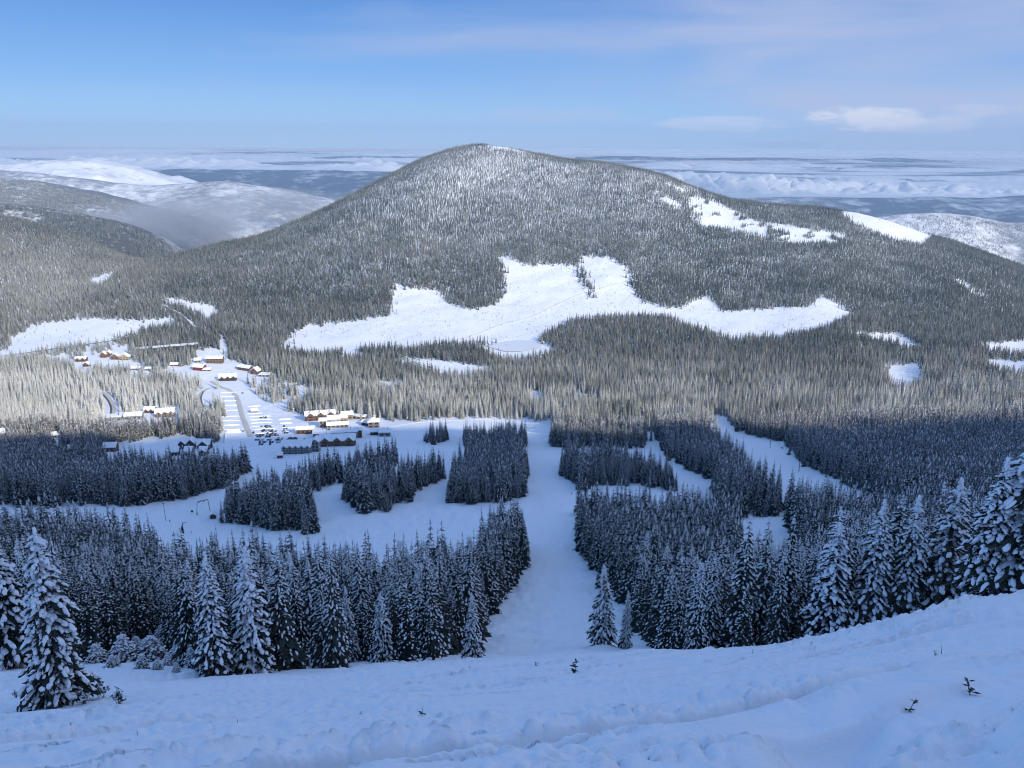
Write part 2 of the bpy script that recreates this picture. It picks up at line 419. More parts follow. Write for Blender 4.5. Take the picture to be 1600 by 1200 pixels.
def height(X, Y):
    """ground height below eye level; undulations of the ground, ski tracks and chopped snow included"""
    X = np.asarray(X, float); Y = np.asarray(Y, float)
    z = height0(X, Y)
    far = smooth01(Y, 1500, 2300)
    z = z + far * 8.0 * fbm(X / 330, Y / 330, 4, 3)
    z = z + smooth01(Y, 150, 700) * 1.6 * fbm(X / 60, Y / 60, 3, 7)
    z = z + far * (4.0 * fbm(X / 110, Y / 110, 3, 13) + 1.2 * fbm(X / 28, Y / 28, 2, 17))
    near = 1 - smooth01(Y, 45, 130)
    run = smooth01(Y, 80, 140) * (1 - smooth01(Y, 500, 900))
    z = z + run * 1.5 * fbm(X / 5.0, Y / 7.0, 4, 21)
    # foreground: drifts, ski ruts running down to the left, lumps of chopped snow beside them
    z = z + near * 0.6 * fbm(X / 9, Y / 6, 3, 31)
    def bil(x, y, o, sd):
        r = 0.0; am = 1.0; tt = 0.0
        for k in range(o):
            r = r + am * np.abs(vnoise(x * 2 ** k + 5.3 * k, y * 2 ** k + 2.9 * k, sd + k)); tt += am; am *= 0.55
        return r / tt
    w = X * 0.447 - Y * 0.894 + 1.6 * vnoise(X / 14, Y / 14, 41)        # across the ruts
    l = X * 0.894 + Y * 0.447
    on = smooth01(vnoise(X / 15, Y / 12, 61), -0.45, 0.15)
    rid = fbm(w / 4.0, l / 46, 2, 51)
    rut = 1 - smooth01(np.abs(rid), 0.03, 0.085)                        # flat-floored trench with steep sides
    z = z - near * 0.38 * rut * on
    side = np.exp(-((rid - 0.17) / 0.08) ** 2)                          # thrown-up snow along the rut
    z = z + near * on * side * (0.12 + 0.38 * bil(X / 0.42, Y / 0.42, 2, 85))
    rid2 = vnoise(w / 1.3, l / 34, 57)
    z = z - near * 0.26 * (1 - smooth01(np.abs(rid2), 0.04, 0.16)) * smooth01(vnoise(X / 10 + 3, Y / 10, 67), -0.15, 0.3)
    w3 = X * 0.30 - Y * 0.954 + 1.1 * vnoise(X / 9, Y / 9, 45); l3 = X * 0.954 + Y * 0.30
    rid3 = vnoise(w3 / 0.95, l3 / 26, 77)
    z = z - near * 0.13 * (1 - smooth01(np.abs(rid3), 0.05, 0.2)) * smooth01(vnoise(X / 8 - 6, Y / 8, 87), -0.2, 0.3)
    chop = smooth01(fbm(X / 6, Y / 4.5, 3, 71), -0.02, 0.3)
    z = z + near * chop * 0.28 * bil(X / 0.55, Y / 0.5, 2, 81)
    return z

def h1(x, y):
    return float(height(np.array([x]), np.array([y]))[0])

def at(u, v, near_first=True, y0=6.0, y1=4200.0):
    """the point of the ground seen at photo position (u, v), nearest one first"""
    d = ray(u, v)
    Y = np.exp(np.linspace(math.log(y0), math.log(y1), 3000))
    gap = d[2] * Y - height(d[0] * Y, Y)
    s = np.where((gap[:-1] > 0) & (gap[1:] <= 0))[0]
    if len(s) == 0:
        k = int(np.argmin(np.abs(gap) / Y))
        y = float(Y[k])
    else:
        k = s[0] if near_first else s[-1]
        t = gap[k] / (gap[k] - gap[k + 1])
        y = float(Y[k] + t * (Y[k + 1] - Y[k]))
    x = d[0] * y
    return np.array([x, y, h1(x, y)])

def build_terrain():
    a_in = np.linspace(-0.76, 0.76, 620)
    aL = -0.76 - np.linspace(0.03, 1.6, 14)[::-1]; aR = 0.76 + np.linspace(0.03, 1.6, 14)
    a = np.concatenate([aL, a_in, aR])
    Yr = np.concatenate([np.exp(np.linspace(math.log(2.5), math.log(7), 12)), np.exp(np.linspace(math.log(7.05), math.log(75), 300)),
                         np.exp(np.linspace(math.log(75.6), math.log(700), 130)), np.exp(np.linspace(math.log(706), math.log(5000), 240))])
    A, Y = np.meshgrid(a, Yr)
    X = A * Y
    Z = height(X, Y)
    V = np.stack([X, Y, Z], -1).reshape(-1, 3)
    me = mesh_np('snow_terrain', V, grid_faces(len(Yr), len(a)), [M_SNOW_GROUND], smooth=True)
    return link('terrain', me, kind='structure')
build_terrain()

# the mountain the viewer stands on goes on rising behind: its ridge throws the morning shade over the run
def back_height(X, Y):
    s = 3.0 - Y
    base = -3.2 - 0.15 * 0 + s * 0.50 - 0.0004 * s * s * 0
    return base
EDGE = [(-250, 735), (0, 704), (80, 696), (150, 692), (230, 700), (300, 688), (420, 690), (520, 680), (620, 676), (700, 670), (760, 678), (830, 664), (900, 692), (960, 684), (1010, 696), (1050, 678), (1110, 672), (1180, 692), (1250, 668), (1330, 696), (1400, 666), (1470, 690), (1540, 656), (1620, 686), (1800, 670)]
def build_ridge():
    YR = -420.0
    pts = []
    for u, v in EDGE:
        p = at(u, v)
        t = (p[1] - YR) / -SUNV[1]
        r = p + t * SUNV
        pts.append((r[0], r[2] + 10.0))
    pts.sort()
    px = np.array([p[0] for p in pts]); pz = np.array([p[1] for p in pts])
    xs = np.linspace(-2600, 3600, 420)
    rz = np.interp(xs, px, pz) + 9 * fbm(xs / 60, xs * 0, 4, 5)
    t = np.concatenate([np.linspace(0, 1, 34), 1 + np.linspace(0.03, 0.9, 12)])
    X, T = np.meshgrid(xs, t)
    Yv = 2.4 + (YR - 2.4) * T
    z0 = np.where(np.abs(xs) > 2.5, np.interp(xs, [-2600, -300, -30, 0, 30, 300, 3600], [-320, -120, -16, -3.2, -9, -50, -320]), -3.2)
    Z = np.where(T <= 1, z0[None, :] + (rz - z0)[None, :] * (T ** 0.93), rz[None, :] - (T - 1) * 300)
    Z = Z + np.clip(T * 6, 0, 1) * (1 - np.abs(T - 1)).clip(0, 1) * 3 * fbm(X / 50, Yv / 50, 3, 8) * (np.abs(T - 1) > 0.02)
    V = np.stack([X, Yv, Z], -1).reshape(-1, 3)
    me = mesh_np('snow_ridge', V, grid_faces(len(t), len(xs)), [M_SNOW_GROUND], smooth=True)
    link('mountain_ridge', me, kind='structure')
build_ridge()

# ------------------------------------------------------------------ conifers
class MB:
    def __init__(self):
        self.v = []; self.f = []; self.m = []; self.s = []
    def add(self, V, F, mat=0, smooth=False):
        o = len(self.v)
        self.v.extend(V)
        for f in F:
            self.f.append(tuple(i + o for i in f)); self.m.append(mat); self.s.append(smooth)
    def mesh(self, name, mats):
        me = bpy.data.meshes.new(name)
        me.from_pydata([tuple(map(float, p)) for p in self.v], [], self.f)
        for m in mats:
            me.materials.append(m)
        me.polygons.foreach_set('material_index', np.array(self.m, dtype=np.int32))
        me.polygons.foreach_set('use_smooth', np.array(self.s, dtype=bool))
        me.update()
        return me

def _ico(sub):
    t = (1 + 5 ** 0.5) / 2
    V = [np.array(p, float) / math.sqrt(1 + t * t) for p in ((-1, t, 0), (1, t, 0), (-1, -t, 0), (1, -t, 0), (0, -1, t), (0, 1, t), (0, -1, -t), (0, 1, -t), (t, 0, -1), (t, 0, 1), (-t, 0, -1), (-t, 0, 1))]
    F = [(0, 11, 5), (0, 5, 1), (0, 1, 7), (0, 7, 10), (0, 10, 11), (1, 5, 9), (5, 11, 4), (11, 10, 2), (10, 7, 6), (7, 1, 8), (3, 9, 4), (3, 4, 2), (3, 2, 6), (3, 6, 8), (3, 8, 9), (4, 9, 5), (2, 4, 11), (6, 2, 10), (8, 6, 7), (9, 8, 1)]
    for _ in range(sub):
        cache = {}; G = []
        def mid(a, b):
            k = (min(a, b), max(a, b))
            if k not in cache:
                p = V[a] + V[b]; V.append(p / np.linalg.norm(p)); cache[k] = len(V) - 1
            return cache[k]
        for a, b, c in F:
            x, y, z = mid(a, b), mid(b, c), mid(c, a)
            G += [(a, x, z), (b, y, x), (c, z, y), (x, y, z)]
        F = G
    return np.array(V), F
ICO0, ICO1 = _ico(0), _ico(1)

def lump(mb, c, ax, up, rl, rw, rh, rs, mat, ico):
    """a pillow of snow: ellipsoid along ax, flattened below, uneven"""
    V, F = ico
    ax = ax / (np.linalg.norm(ax) + 1e-9)
    sd = np.cross(up, ax); sd /= (np.linalg.norm(sd) + 1e-9)
    n = np.cross(ax, sd)
    k = 1 + rs.uniform(-0.34, 0.34, len(V))
    z = np.where(V[:, 2] < 0, V[:, 2] * 0.45, V[:, 2])
    P = c + (V[:, :1] * rl * k[:, None]) * ax + (V[:, 1:2] * rw * k[:, None]) * sd + (z * rh * k)[:, None] * n
    mb.add(list(P), F, mat, True)

UPV = np.array([0.0, 0, 1])
def conifer(seed, H=20.0, Rb=2.9, tiers=24, per=8, twigs=3, snow=0.75, lumps=2, ico=ICO0, bare=0.03, power=0.8, top_snow=1.0, droop=0.45, pillow=1.0, ragged=0.25, kite=1.0, cap=9.0):
    """returns three builders: trunk, needles, snow (one tree, H metres tall)"""
    rs = np.random.default_rng(seed)
    tr, nd, sn = MB(), MB(), MB()
    n = 6; rings = 5
    V = []; lean = rs.uniform(-0.012, 0.012, 2)
    for k in range(rings):
        t = k / (rings - 1)
        rr = H * 0.011 * (1 - t) + 0.012 + (0.06 if k == 0 else 0)
        for j in range(n):
            an = 2 * math.pi * j / n
            V.append(np.array([math.cos(an) * rr + lean[0] * H * t * t, math.sin(an) * rr + lean[1] * H * t * t, -0.6 + t * (H + 0.6)]))
    F = [(k * n + j, k * n + (j + 1) % n, (k + 1) * n + (j + 1) % n, (k + 1) * n + j) for k in range(rings - 1) for j in range(n)]
    tr.add(V, F, 0, True)
    ph = rs.uniform(0, 6.28)
    for i in range(tiers):
        t = bare + (1 - bare) * ((i + rs.uniform(-0.3, 0.3)) / tiers)
        t = min(max(t, 0.01), 0.99)
        low = 0.72 + 0.28 * min(1, t / 0.14)
        r = Rb * ((1 - t) ** power) * low + 0.10
        nb = max(4, int(per * (0.55 + 0.45 * (1 - t)) + rs.uniform(-0.5, 1)))
        ph += 2.4
        for b in range(nb):
            an = ph + 2 * math.pi * b / nb + rs.uniform(-0.3, 0.3)
            L = r * rs.uniform(1 - ragged * 1.3, 1 + ragged * 0.75)
            d = np.array([math.cos(an), math.sin(an), 0]); side = np.array([-d[1], d[0], 0])
            c0 = np.array([lean[0] * H * t * t, lean[1] * H * t * t, t * H + rs.uniform(-0.2, 0.2) * H / tiers])
            rise = rs.uniform(0.05, 0.22) * (0.4 + t); dr = droop * rs.uniform(0.7, 1.4) * (1.15 - 0.5 * t)
            def sp_(s):
                return c0 + d * L * s + UPV * L * (rise * s - (rise + dr) * s * s)
            # the bough: drooping kite with a roof-shaped section, split into twigs with hanging tips
            S = (0.0, 0.4, 0.75, 1.0); W = tuple(kite * q for q in (0.03, 0.24, 0.22, 0.02))
            pts = []
            for s, w in zip(S, W):
                p = sp_(s); ww = w * L * rs.uniform(0.8, 1.25)
                pts += [p + side * ww - UPV * ww * 0.55, p, p - side * ww - UPV * ww * 0.55]
            F = []
            for k in range(3):
                o = 3 * k
                F += [(o, o + 1, o + 4, o + 3), (o + 1, o + 2, o + 5, o + 4)]
            nd.add(pts, F, 0)
            for k in range(twigs):
                s = rs.uniform(0.25, 0.95); p = sp_(s); sg = 1 if k % 2 else -1
                tl = L * rs.uniform(0.22, 0.42) * (1.1 - 0.4 * s)
                q = p + (side * sg * 0.8 + d * 0.6) * tl - UPV * tl * rs.uniform(0.25, 0.8)
                wv = d * tl * 0.22
                hang = UPV * tl * rs.uniform(0.15, 0.4)
                nd.add([p - wv, p + wv, q, (p + q) / 2 - hang], [(0, 1, 2), (0, 2, 3)], 0)
            # snow lying on the bough
            if True:
                for k in range(lumps):
                    if rs.random() > snow: continue
                    s = 0.22 + 0.74 * (k + rs.uniform(0.1, 0.9)) / lumps
                    p = sp_(s); tg = sp_(min(s + 0.1, 1.05)) - sp_(s - 0.1)
                    rl = min(L * rs.uniform(0.12, 0.24) * pillow, cap * rs.choice((0.5, 0.8, 1.2, 1.7))); rw = min(L * rs.uniform(0.06, 0.15) * pillow, cap * 0.5 * rs.uniform(0.6, 1.3)); rh = min(rl, rw) * rs.uniform(0.5, 0.85)
                    off = side * L * rs.uniform(-0.17, 0.17)
                    lump(sn, p + off + UPV * rh * 0.25, tg + side * rs.uniform(-0.3, 0.3) * np.linalg.norm(tg), UPV, rl + 0.03, rw + 0.03, rh + 0.03, rs, 0, ico)
    # the leader with its caps of snow
    topc = np.array([lean[0] * H, lean[1] * H, H])
    nd.add([topc + np.array([0.10, 0, -0.9]), topc + np.array([-0.06, 0.09, -0.9]), topc + np.array([-0.06, -0.09, -0.9]), topc + np.array([0, 0, 0.35])], [(0, 1, 3), (1, 2, 3), (2, 0, 3)], 0)
    if top_snow > 0:
        for k in range(3):
            lump(sn, topc - UPV * (0.15 + 0.45 * k), UPV, np.array([1.0, 0, 0]), 0.24, 0.13 + 0.07 * k, 0.13 + 0.07 * k, rs, 0, ico)
    return tr, nd, sn

def far_conifer(seed, H=20.0, Rb=2.3, tiers=9, per=6, snow=0.7, power=0.8):
    rs = np.random.default_rng(seed)
    mb = MB()
    mb.add([np.array([0.25, 0, -1.0]), np.array([-0.13, 0.22, -1.0]), np.array([-0.13, -0.22, -1.0]), np.array([0, 0, H * 0.9])], [(0, 1, 3), (1, 2, 3), (2, 0, 3)], 1)
    ph = rs.uniform(0, 6.28)
    for i in range(tiers):
        t = 0.04 + 0.96 * (i + rs.uniform(-0.25, 0.25)) / tiers
        r = Rb * (1 - t) ** power * (0.75 + 0.25 * min(1, t / 0.15)) + 0.15
        dz = H / tiers * 1.5
        ph += 2.4
        nb = max(4, int(per * (0.65 + 0.35 * (1 - t))))
        for b in range(nb):
            an = ph + 2 * math.pi * b / nb + rs.uniform(-0.3, 0.3)
            d = np.array([math.cos(an), math.sin(an), 0]); side = np.array([-d[1], d[0], 0])
            L = r * rs.uniform(0.75, 1.2); w = L * rs.uniform(0.35, 0.55)
            z0 = max(t, 0.02) * H
            root = UPV * (z0 + dz * 0.35)
            m = d * L * 0.55 + UPV * (z0 + dz * 0.10)
            tip = d * L + UPV * (z0 - 0.25 * L - dz * 0.15)
            a = m + side * w - UPV * 0.3 * w; c = m - side * w - UPV * 0.3 * w
            mb.add([root, a, tip, c, m], [(0, 1, 4), (1, 2, 4), (2, 3, 4), (3, 0, 4)], 0)
            for sh in (-0.55, 0.55):
                if rs.random() > snow:
                    continue
                k = rs.uniform(0.28, 0.55); up = UPV * (0.10 + 0.05 * L)
                cc = m * 0.75 + tip * 0.25 * rs.uniform(0, 1.6) + side * w * sh * rs.uniform(0.3, 0.9)
                mb.add([cc + (root - m) * 0.5 * k + up, cc + side * w * k * 0.8 + up * 0.6, cc + (tip - m) * k * 0.85 + up * 0.7, cc - side * w * k * 0.8 + up * 0.6, cc + up * 2.0], [(0, 1, 4), (1, 2, 4), (2, 3, 4), (3, 0, 4)], 2, True)
    mb.add([np.array([0.2, 0, H * 0.9]), np.array([-0.1, 0.17, H * 0.9]), np.array([-0.1, -0.17, H * 0.9]), np.array([0, 0, H * 1.03])], [(0, 1, 3), (1, 2, 3), (2, 0, 3)], 0)
    return mb

def joined(tr, nd, sn):
    mb = MB()
    mb.add(tr.v, tr.f, 1, True); mb.add(nd.v, nd.f, 0, False); mb.add(sn.v, sn.f, 2, True)
    return mb

# ------------------------------------------------------------------ where the forest stands (photo positions of the tree feet)
def inside(poly, u, v):
    r = np.zeros(u.shape, bool)
    n = len(poly); j = n - 1
    for i in range(n):
        xi, yi = poly[i]; xj, yj = poly[j]
        if yi != yj:
            c = ((yi > v) != (yj > v)) & (u < (xj - xi) * (v - yi) / (yj - yi) + xi)
            r ^= c
        j = i
    return r

# all of the lower slope is open piste except for these stands
RUN_ZONE = [(-400, 786), (100, 788), (200, 790), (300, 780), (350, 760), (400, 730), (450, 708), (480, 700), (480, 672), (590, 655), (625, 655), (700, 653), (800, 654), (868, 658), (858, 697), (1008, 700), (1008, 675), (1022, 675), (1030, 695), (1045, 715), (1090, 740), (1118, 752),
            (1118, 720), (1105, 690), (1112, 652), (1140, 650), (1145, 668), (1180, 682), (1228, 692), (1255, 722), (1300, 748), (1345, 768), (1400, 790), (1500, 800), (2000, 800), (2000, 1400), (-400, 1400)]
STANDS = {
    'lower left': [(-300, 1040), (-60, 1042), (60, 1040), (150, 1030), (235, 1012), (310, 1046), (430, 1050), (560, 1036), (690, 1030), (736, 1012), (752, 988), (768, 952), (804, 905), (818, 866), (815, 850), (768, 856), (745, 932), (600, 942), (480, 936), (330, 928), (275, 945), (246, 892), (120, 868), (-300, 850)],
    'right': [(898, 802), (905, 850), (918, 880), (945, 900), (958, 935), (985, 945), (992, 985), (1035, 1022), (1120, 1040), (1250, 1040), (1400, 1010), (1600, 985), (1800, 950), (1800, 740), (1500, 770), (1415, 810), (1370, 830), (1330, 830), (1300, 880), (1252, 956), (1150, 956), (1146, 880), (1140, 845), (1075, 822), (1000, 822), (930, 815)],
    'gully': [(538, 782), (570, 803), (605, 795), (640, 775), (688, 748), (682, 736), (600, 762), (545, 768)],
    'tall': [(694, 786), (760, 788), (818, 780), (822, 745), (815, 705), (730, 712), (728, 752), (706, 765)],
    'row': [(722, 697), (822, 699), (820, 688), (722, 686)],
    'tuft': [(665, 692), (700, 688), (698, 682), (668, 684)],
    'left middle': [(345, 812), (440, 830), (487, 832), (482, 795), (478, 768), (530, 752), (612, 734), (624, 718), (590, 728), (480, 758), (370, 795)],
    'upper right': [(880, 745), (892, 752), (905, 768), (940, 760), (1000, 756), (1062, 770), (1062, 766), (1020, 745), (960, 722), (890, 724)],
    'between pistes': [(1118, 752), (1120, 798), (1150, 806), (1205, 809), (1232, 795), (1238, 850), (1250, 880), (1310, 872), (1375, 845), (1352, 830), (1300, 820), (1240, 800), (1195, 775), (1165, 745), (1138, 708), (1105, 680), (1108, 720)],
}
CLEAR = [
    # the broad cut across the foot of the mountain
    [(442, 545), (450, 528), (480, 510), (560, 500), (612, 492), (610, 465), (618, 443), (645, 452), (682, 452), (700, 474), (740, 486), (770, 478), (788, 462), (790, 430), (778, 400), (800, 404), (830, 416), (868, 412), (904, 417), (912, 400), (950, 401), (985, 420), (986, 445), (1002, 472), (1062, 482), (1105, 462), (1132, 486), (1180, 484), (1268, 478), (1288, 460), (1335, 492), (1290, 512), (1220, 528), (1150, 533), (1085, 514), (1040, 496), (1000, 493), (960, 495), (900, 502), (872, 513), (846, 528), (828, 538), (700, 538), (640, 546), (560, 545), (500, 556)],
    # alpine meadows on the right shoulder
    [(1075, 306), (1112, 312), (1180, 345), (1222, 350), (1322, 366), (1316, 380), (1235, 381), (1202, 372), (1150, 362), (1095, 354), (1076, 330)],
    [(1310, 328), (1364, 332), (1440, 356), (1460, 369), (1438, 383), (1395, 375), (1334, 350)],
    [(1020, 297), (1070, 322), (1058, 325), (1028, 311)], [(1030, 283), (1076, 297), (1070, 303), (1040, 290)], [(1140, 302), (1206, 317), (1196, 321)],
    [(1486, 430), (1500, 437), (1545, 465), (1550, 472), (1530, 462), (1490, 440)],
    # snowy summit
    [(745, 221), (790, 224), (850, 236), (842, 241), (800, 236), (770, 232)],
    # frozen lake meadow on the left and the village valley
    [(-60, 575), (0, 552), (22, 525), (60, 506), (140, 497), (232, 502), (266, 496), (272, 506), (216, 522), (160, 536), (90, 548), (0, 566)],
    [(60, 560), (110, 548), (178, 533), (198, 540), (206, 556), (215, 566), (240, 565), (298, 572), (302, 552), (322, 545), (345, 545), (352, 560), (392, 572), (420, 590), (470, 600), (492, 612), (485, 622), (455, 634), (450, 640), (478, 652), (600, 668), (600, 700), (470, 705), (400, 702), (345, 706), (338, 680), (348, 640), (345, 628), (325, 650), (312, 640), (306, 610), (318, 600), (290, 598), (255, 586), (210, 578), (160, 580), (120, 575)],
    [(338, 522), (350, 524), (356, 545), (360, 562), (345, 548)], [(455, 596), (492, 612), (478, 625), (450, 620)],
    [(250, 462), (290, 470), (336, 478), (342, 492), (330, 500), (292, 482), (262, 474)], [(140, 436), (165, 428), (182, 420), (178, 432), (160, 446), (140, 446)],
    # cleared plots in the near valley
    [(160, 615), (175, 622), (190, 640), (186, 656), (168, 668), (130, 680), (122, 676), (150, 660), (160, 640)],
    [(160, 650), (222, 640), (284, 634), (284, 670), (230, 674), (160, 676)], [(222, 636), (278, 636), (275, 652), (226, 656)], [(160, 708), (185, 692), (295, 676), (300, 684), (336, 690), (480, 690), (482, 728), (430, 732), (345, 738), (240, 738), (165, 730)],
    [(-60, 680), (0, 684), (50, 690), (105, 682), (100, 690), (0, 695), (-60, 692)],
    # reservoir and cuts in the mid forest
    [(750, 542), (830, 531), (858, 536), (868, 548), (840, 560), (800, 564), (772, 560)], [(610, 562), (660, 560), (762, 572), (770, 584), (690, 588), (640, 572)],
    [(1378, 568), (1440, 568), (1440, 595), (1410, 612), (1392, 605)], [(1540, 560), (1640, 566), (1640, 600), (1590, 590), (1545, 575)], [(1520, 538), (1640, 528), (1640, 562), (1560, 552)], [(1330, 522), (1400, 520), (1440, 540), (1420, 546), (1380, 535)],
    [(1322, 640), (1345, 632), (1350, 642), (1332, 652)], [(820, 615), (835, 612), (860, 626), (850, 632), (826, 625)], [(900, 615), (925, 618), (935, 630), (905, 625)], [(1205, 588), (1225, 590), (1220, 600)],
    [(530, 545), (565, 548), (560, 560), (530, 560)], [(585, 595), (630, 596), (640, 606), (600, 606)],
    # openings through the near left forest
    [(0, 762), (0, 762), (1, 763)],
]
ISLANDS = [[(222, 558), (298, 548), (300, 564), (262, 577), (225, 577)], [(105, 550), (170, 539), (195, 537), (150, 553), (110, 562)], [(902, 420), (912, 418), (932, 462), (925, 470), (905, 440)], [(335, 598), (348, 596), (352, 612), (338, 616)], [(388, 598), (432, 592), (470, 618), (428, 632), (402, 616)]]

def forest_mask(u, v, Y):
    j = fbm(u / 16, v / 11, 2, 15) * np.clip(2.5 + (v - 500) * 0.02, 2, 8)
    uu = u + j + rng.normal(0, 2.4, u.shape) * np.where(rng.random(u.shape) < 0.2, 2.2, 1); vv = v + j * 0.6 + rng.normal(0, 1.7, u.shape)
    ok = ~inside(RUN_ZONE, uu, vv)
    for p in STANDS.values():
        ok |= inside(p, uu, vv)
    front = Y < 3700
    for p in CLEAR:
        ok &= ~(inside(p, uu, vv) & front)
    for p in (CLEAR[1], CLEAR[3], CLEAR[4]):                       # broken clumps on the alpine meadows
        ok |= inside(p, uu, vv) & (fbm(u / 14, v / 6, 3, 29) > 0.30)
    for p in ISLANDS:
        ok |= inside(p, uu, vv) & (vnoise(u / 3, v / 3, 4) > -0.2)
    return ok

def hidden_map():
    aa = np.linspace(-0.8, 0.8, 420); qq = np.exp(np.linspace(math.log(30), math.log(4200), 700))
    A_, Y_ = np.meshgrid(aa, qq, indexing='ij')
    g = -height0(A_ * Y_, Y_) / Y_
    return aa, qq, np.minimum.accumulate(g, axis=1)
_ha, _hq, _hm = hidden_map()
def seen(X, Y, Z, top):
    ia = np.clip(((X / Y - _ha[0]) / (_ha[-1] - _ha[0]) * (len(_ha) - 1)).astype(int), 0, len(_ha) - 1)
    iq = np.clip((np.log(Y / _hq[0]) / math.log(_hq[-1] / _hq[0]) * (len(_hq) - 1)).astype(int) - 2, 0, len(_hq) - 1)
    return -(Z + top) / Y < _hm[ia, iq] + 0.004

def scatter():
    out = []
    for y0, y1, s in ((62, 160, 3.0), (160, 400, 3.7), (400, 1000, 5.0), (1000, 1800, 6.3), (1800, 2700, 5.6), (2700, 3900, 5.8)):
        xs = np.arange(-0.74 * y1, 0.74 * y1, s); ys = np.arange(y0, y1, s)
        X, Y = np.meshgrid(xs, ys)
        X = X + rng.uniform(-0.5, 0.5, X.shape) * s; Y = Y + rng.uniform(-0.5, 0.5, Y.shape) * s
        k = (np.abs(X) < 0.72 * Y + 6) & (Y > y0 - 2)
        X, Y = X[k], Y[k]
        Z = height(X, Y)
        u, v = project(X, Y, Z)
        k = (u > -90) & (u < 1690) & forest_mask(u, v, Y)
        X, Y, Z, u, v = X[k], Y[k], Z[k], u[k], v[k]
        h = np.interp(Y, [60, 85, 130, 220, 320, 500, 900, 1300, 2000, 2800, 3500], [9.5, 11.5, 14.5, 18.5, 21.5, 22.5, 20, 17, 13.4, 11.6, 9.4])
        h = h * np.clip(np.exp(rng.normal(0, 0.24, len(X))), 0.55, 1.38) * (1 + 0.18 * fbm(X / 40, Y / 40, 2, 44))
        k = seen(X, Y, Z, h)
        # thinner towards the summit and the meadows
        thin = (v < 300) & (rng.random(len(v)) < 0.03 + 0.30 * smooth01(fbm(u / 25, v / 8, 3, 19), 0.1, 0.5))
        k &= ~thin
        out.append(np.stack([X, Y, Z, h, u, v], -1)[k])
    return np.concatenate(out)
TREES = scatter()

def frost_of(T):
    X, Y, Z, h, u, v = T.T
    f = 0.12 + 0.12 * fbm(X / 120, Y / 120, 3, 25)
    f += 0.48 * np.exp(-((u - 100) / 190) ** 2 - ((v - 630) / 75) ** 2)          # rime heavy in the valley on the left
    f += 0.26 * np.exp(-((u - 60) / 150) ** 2 - ((v - 440) / 60) ** 2)
    f += (0.27 + 0.35 * fbm(X / 70, Y / 45, 3, 35)) * smooth01(v, 540, 630) * (1 - smooth01(v, 660, 720))
    f += 0.06 * (1 - smooth01(v, 225, 320))
    f -= 0.03 * smooth01(v, 400, 450) * (1 - smooth01(v, 480, 530)) 
    f += rng.normal(0, 0.05, len(X)) + 0.18 * (rng.random(len(X)) < 0.12)
    return np.clip(f, 0.03, 0.8)

# tree shapes: near ones, mid-distance ones and far ones
NEAR = []
for i in range(9):
    rs_ = np.random.default_rng(100 + i)
    tr, nd, sn = conifer(100 + i, H=20.0, Rb=(2.4, 3.3, 2.0, 2.9, 3.7, 2.6, 1.8, 3.1, 2.7)[i], tiers=(26, 24, 27, 22, 23, 26, 25, 23, 28)[i], per=8, twigs=5, snow=(0.6, 0.75, 0.5, 0.62, 0.55, 0.8, 0.42, 0.35, 0.7)[i], lumps=6, ico=ICO0, power=(0.62, 0.85, 0.7, 0.95, 0.8, 0.6, 0.75, 0.82, 0.68)[i], droop=rs_.uniform(0.4, 0.75), pillow=rs_.uniform(0.8, 1.05), cap=0.34, bare=(0.03, 0.02, 0.10, 0.04, 0.03, 0.05, 0.13, 0.12, 0.03)[i], ragged=(0.25, 0.3, 0.25, 0.35, 0.3, 0.22, 0.3, 0.38, 0.25)[i])
    NEAR.append((tr.mesh('fir_trunk', [M_BARK]), nd.mesh('fir_needles', [M_NEEDLE]), sn.mesh('fir_snow', [M_SNOW_TREE])))
MID = []
for i in range(8):
    rs_ = np.random.default_rng(200 + i)
    MID.append(joined(*conifer(200 + i, H=20.0, Rb=rs_.uniform(1.9, 3.3), tiers=22, per=7, twigs=3, snow=rs_.uniform(0.28, 0.55), lumps=4, ico=ICO0, power=rs_.uniform(0.6, 0.95), droop=rs_.uniform(0.4, 0.7), pillow=0.85, cap=0.45, bare=rs_.uniform(0.02, 0.1))))
HERO = []
for i in range(5):
    rs_ = np.random.default_rng(300 + i)
    tr, nd, sn = conifer(300 + i, H=11.0, Rb=(2.0, 1.75, 2.2, 1.9, 1.6)[i], tiers=32, per=9, twigs=12, snow=(0.72, 0.68, 0.6, 0.62, 0.8)[i], lumps=8, cap=0.22, ico=ICO1, power=(0.62, 0.6, 0.85, 0.75, 0.6)[i], droop=(0.5, 0.55, 0.7, 0.6, 0.5)[i], pillow=(0.9, 0.85, 0.75, 0.8, 0.95)[i], ragged=0.35, kite=0.55)
    HERO.append((tr.mesh('snowy_fir_trunk', [M_BARK]), nd.mesh('snowy_fir_needles', [M_NEEDLE]), sn.mesh('snowy_fir_snow', [M_SNOW_TREE])))

tr, nd, sn = conifer(306, H=11.0, Rb=2.7, tiers=38, per=11, twigs=12, snow=0.82, lumps=9, cap=0.20, ico=ICO1, power=0.6, droop=0.5, pillow=0.95, ragged=0.35, kite=0.5)
HERO.append((tr.mesh('snowy_fir_trunk', [M_BARK]), nd.mesh('snowy_fir_needles', [M_NEEDLE]), sn.mesh('snowy_fir_snow', [M_SNOW_TREE])))

def tree_object(shape, loc, sxy, sz, rz, label, group=None, name='fir_tree', tilt=(0, 0)):
    t = thing(name, label, 'tree', tuple(map(float, loc)), rz, group)
    t.rotation_euler = (tilt[0], tilt[1], rz)
    t.scale = (sxy, sxy, sz)
    link('trunk', shape[0], t)
    c = link('crown', shape[1], t)
    link('snow_load', shape[2], c, kind='stuff')
    return t

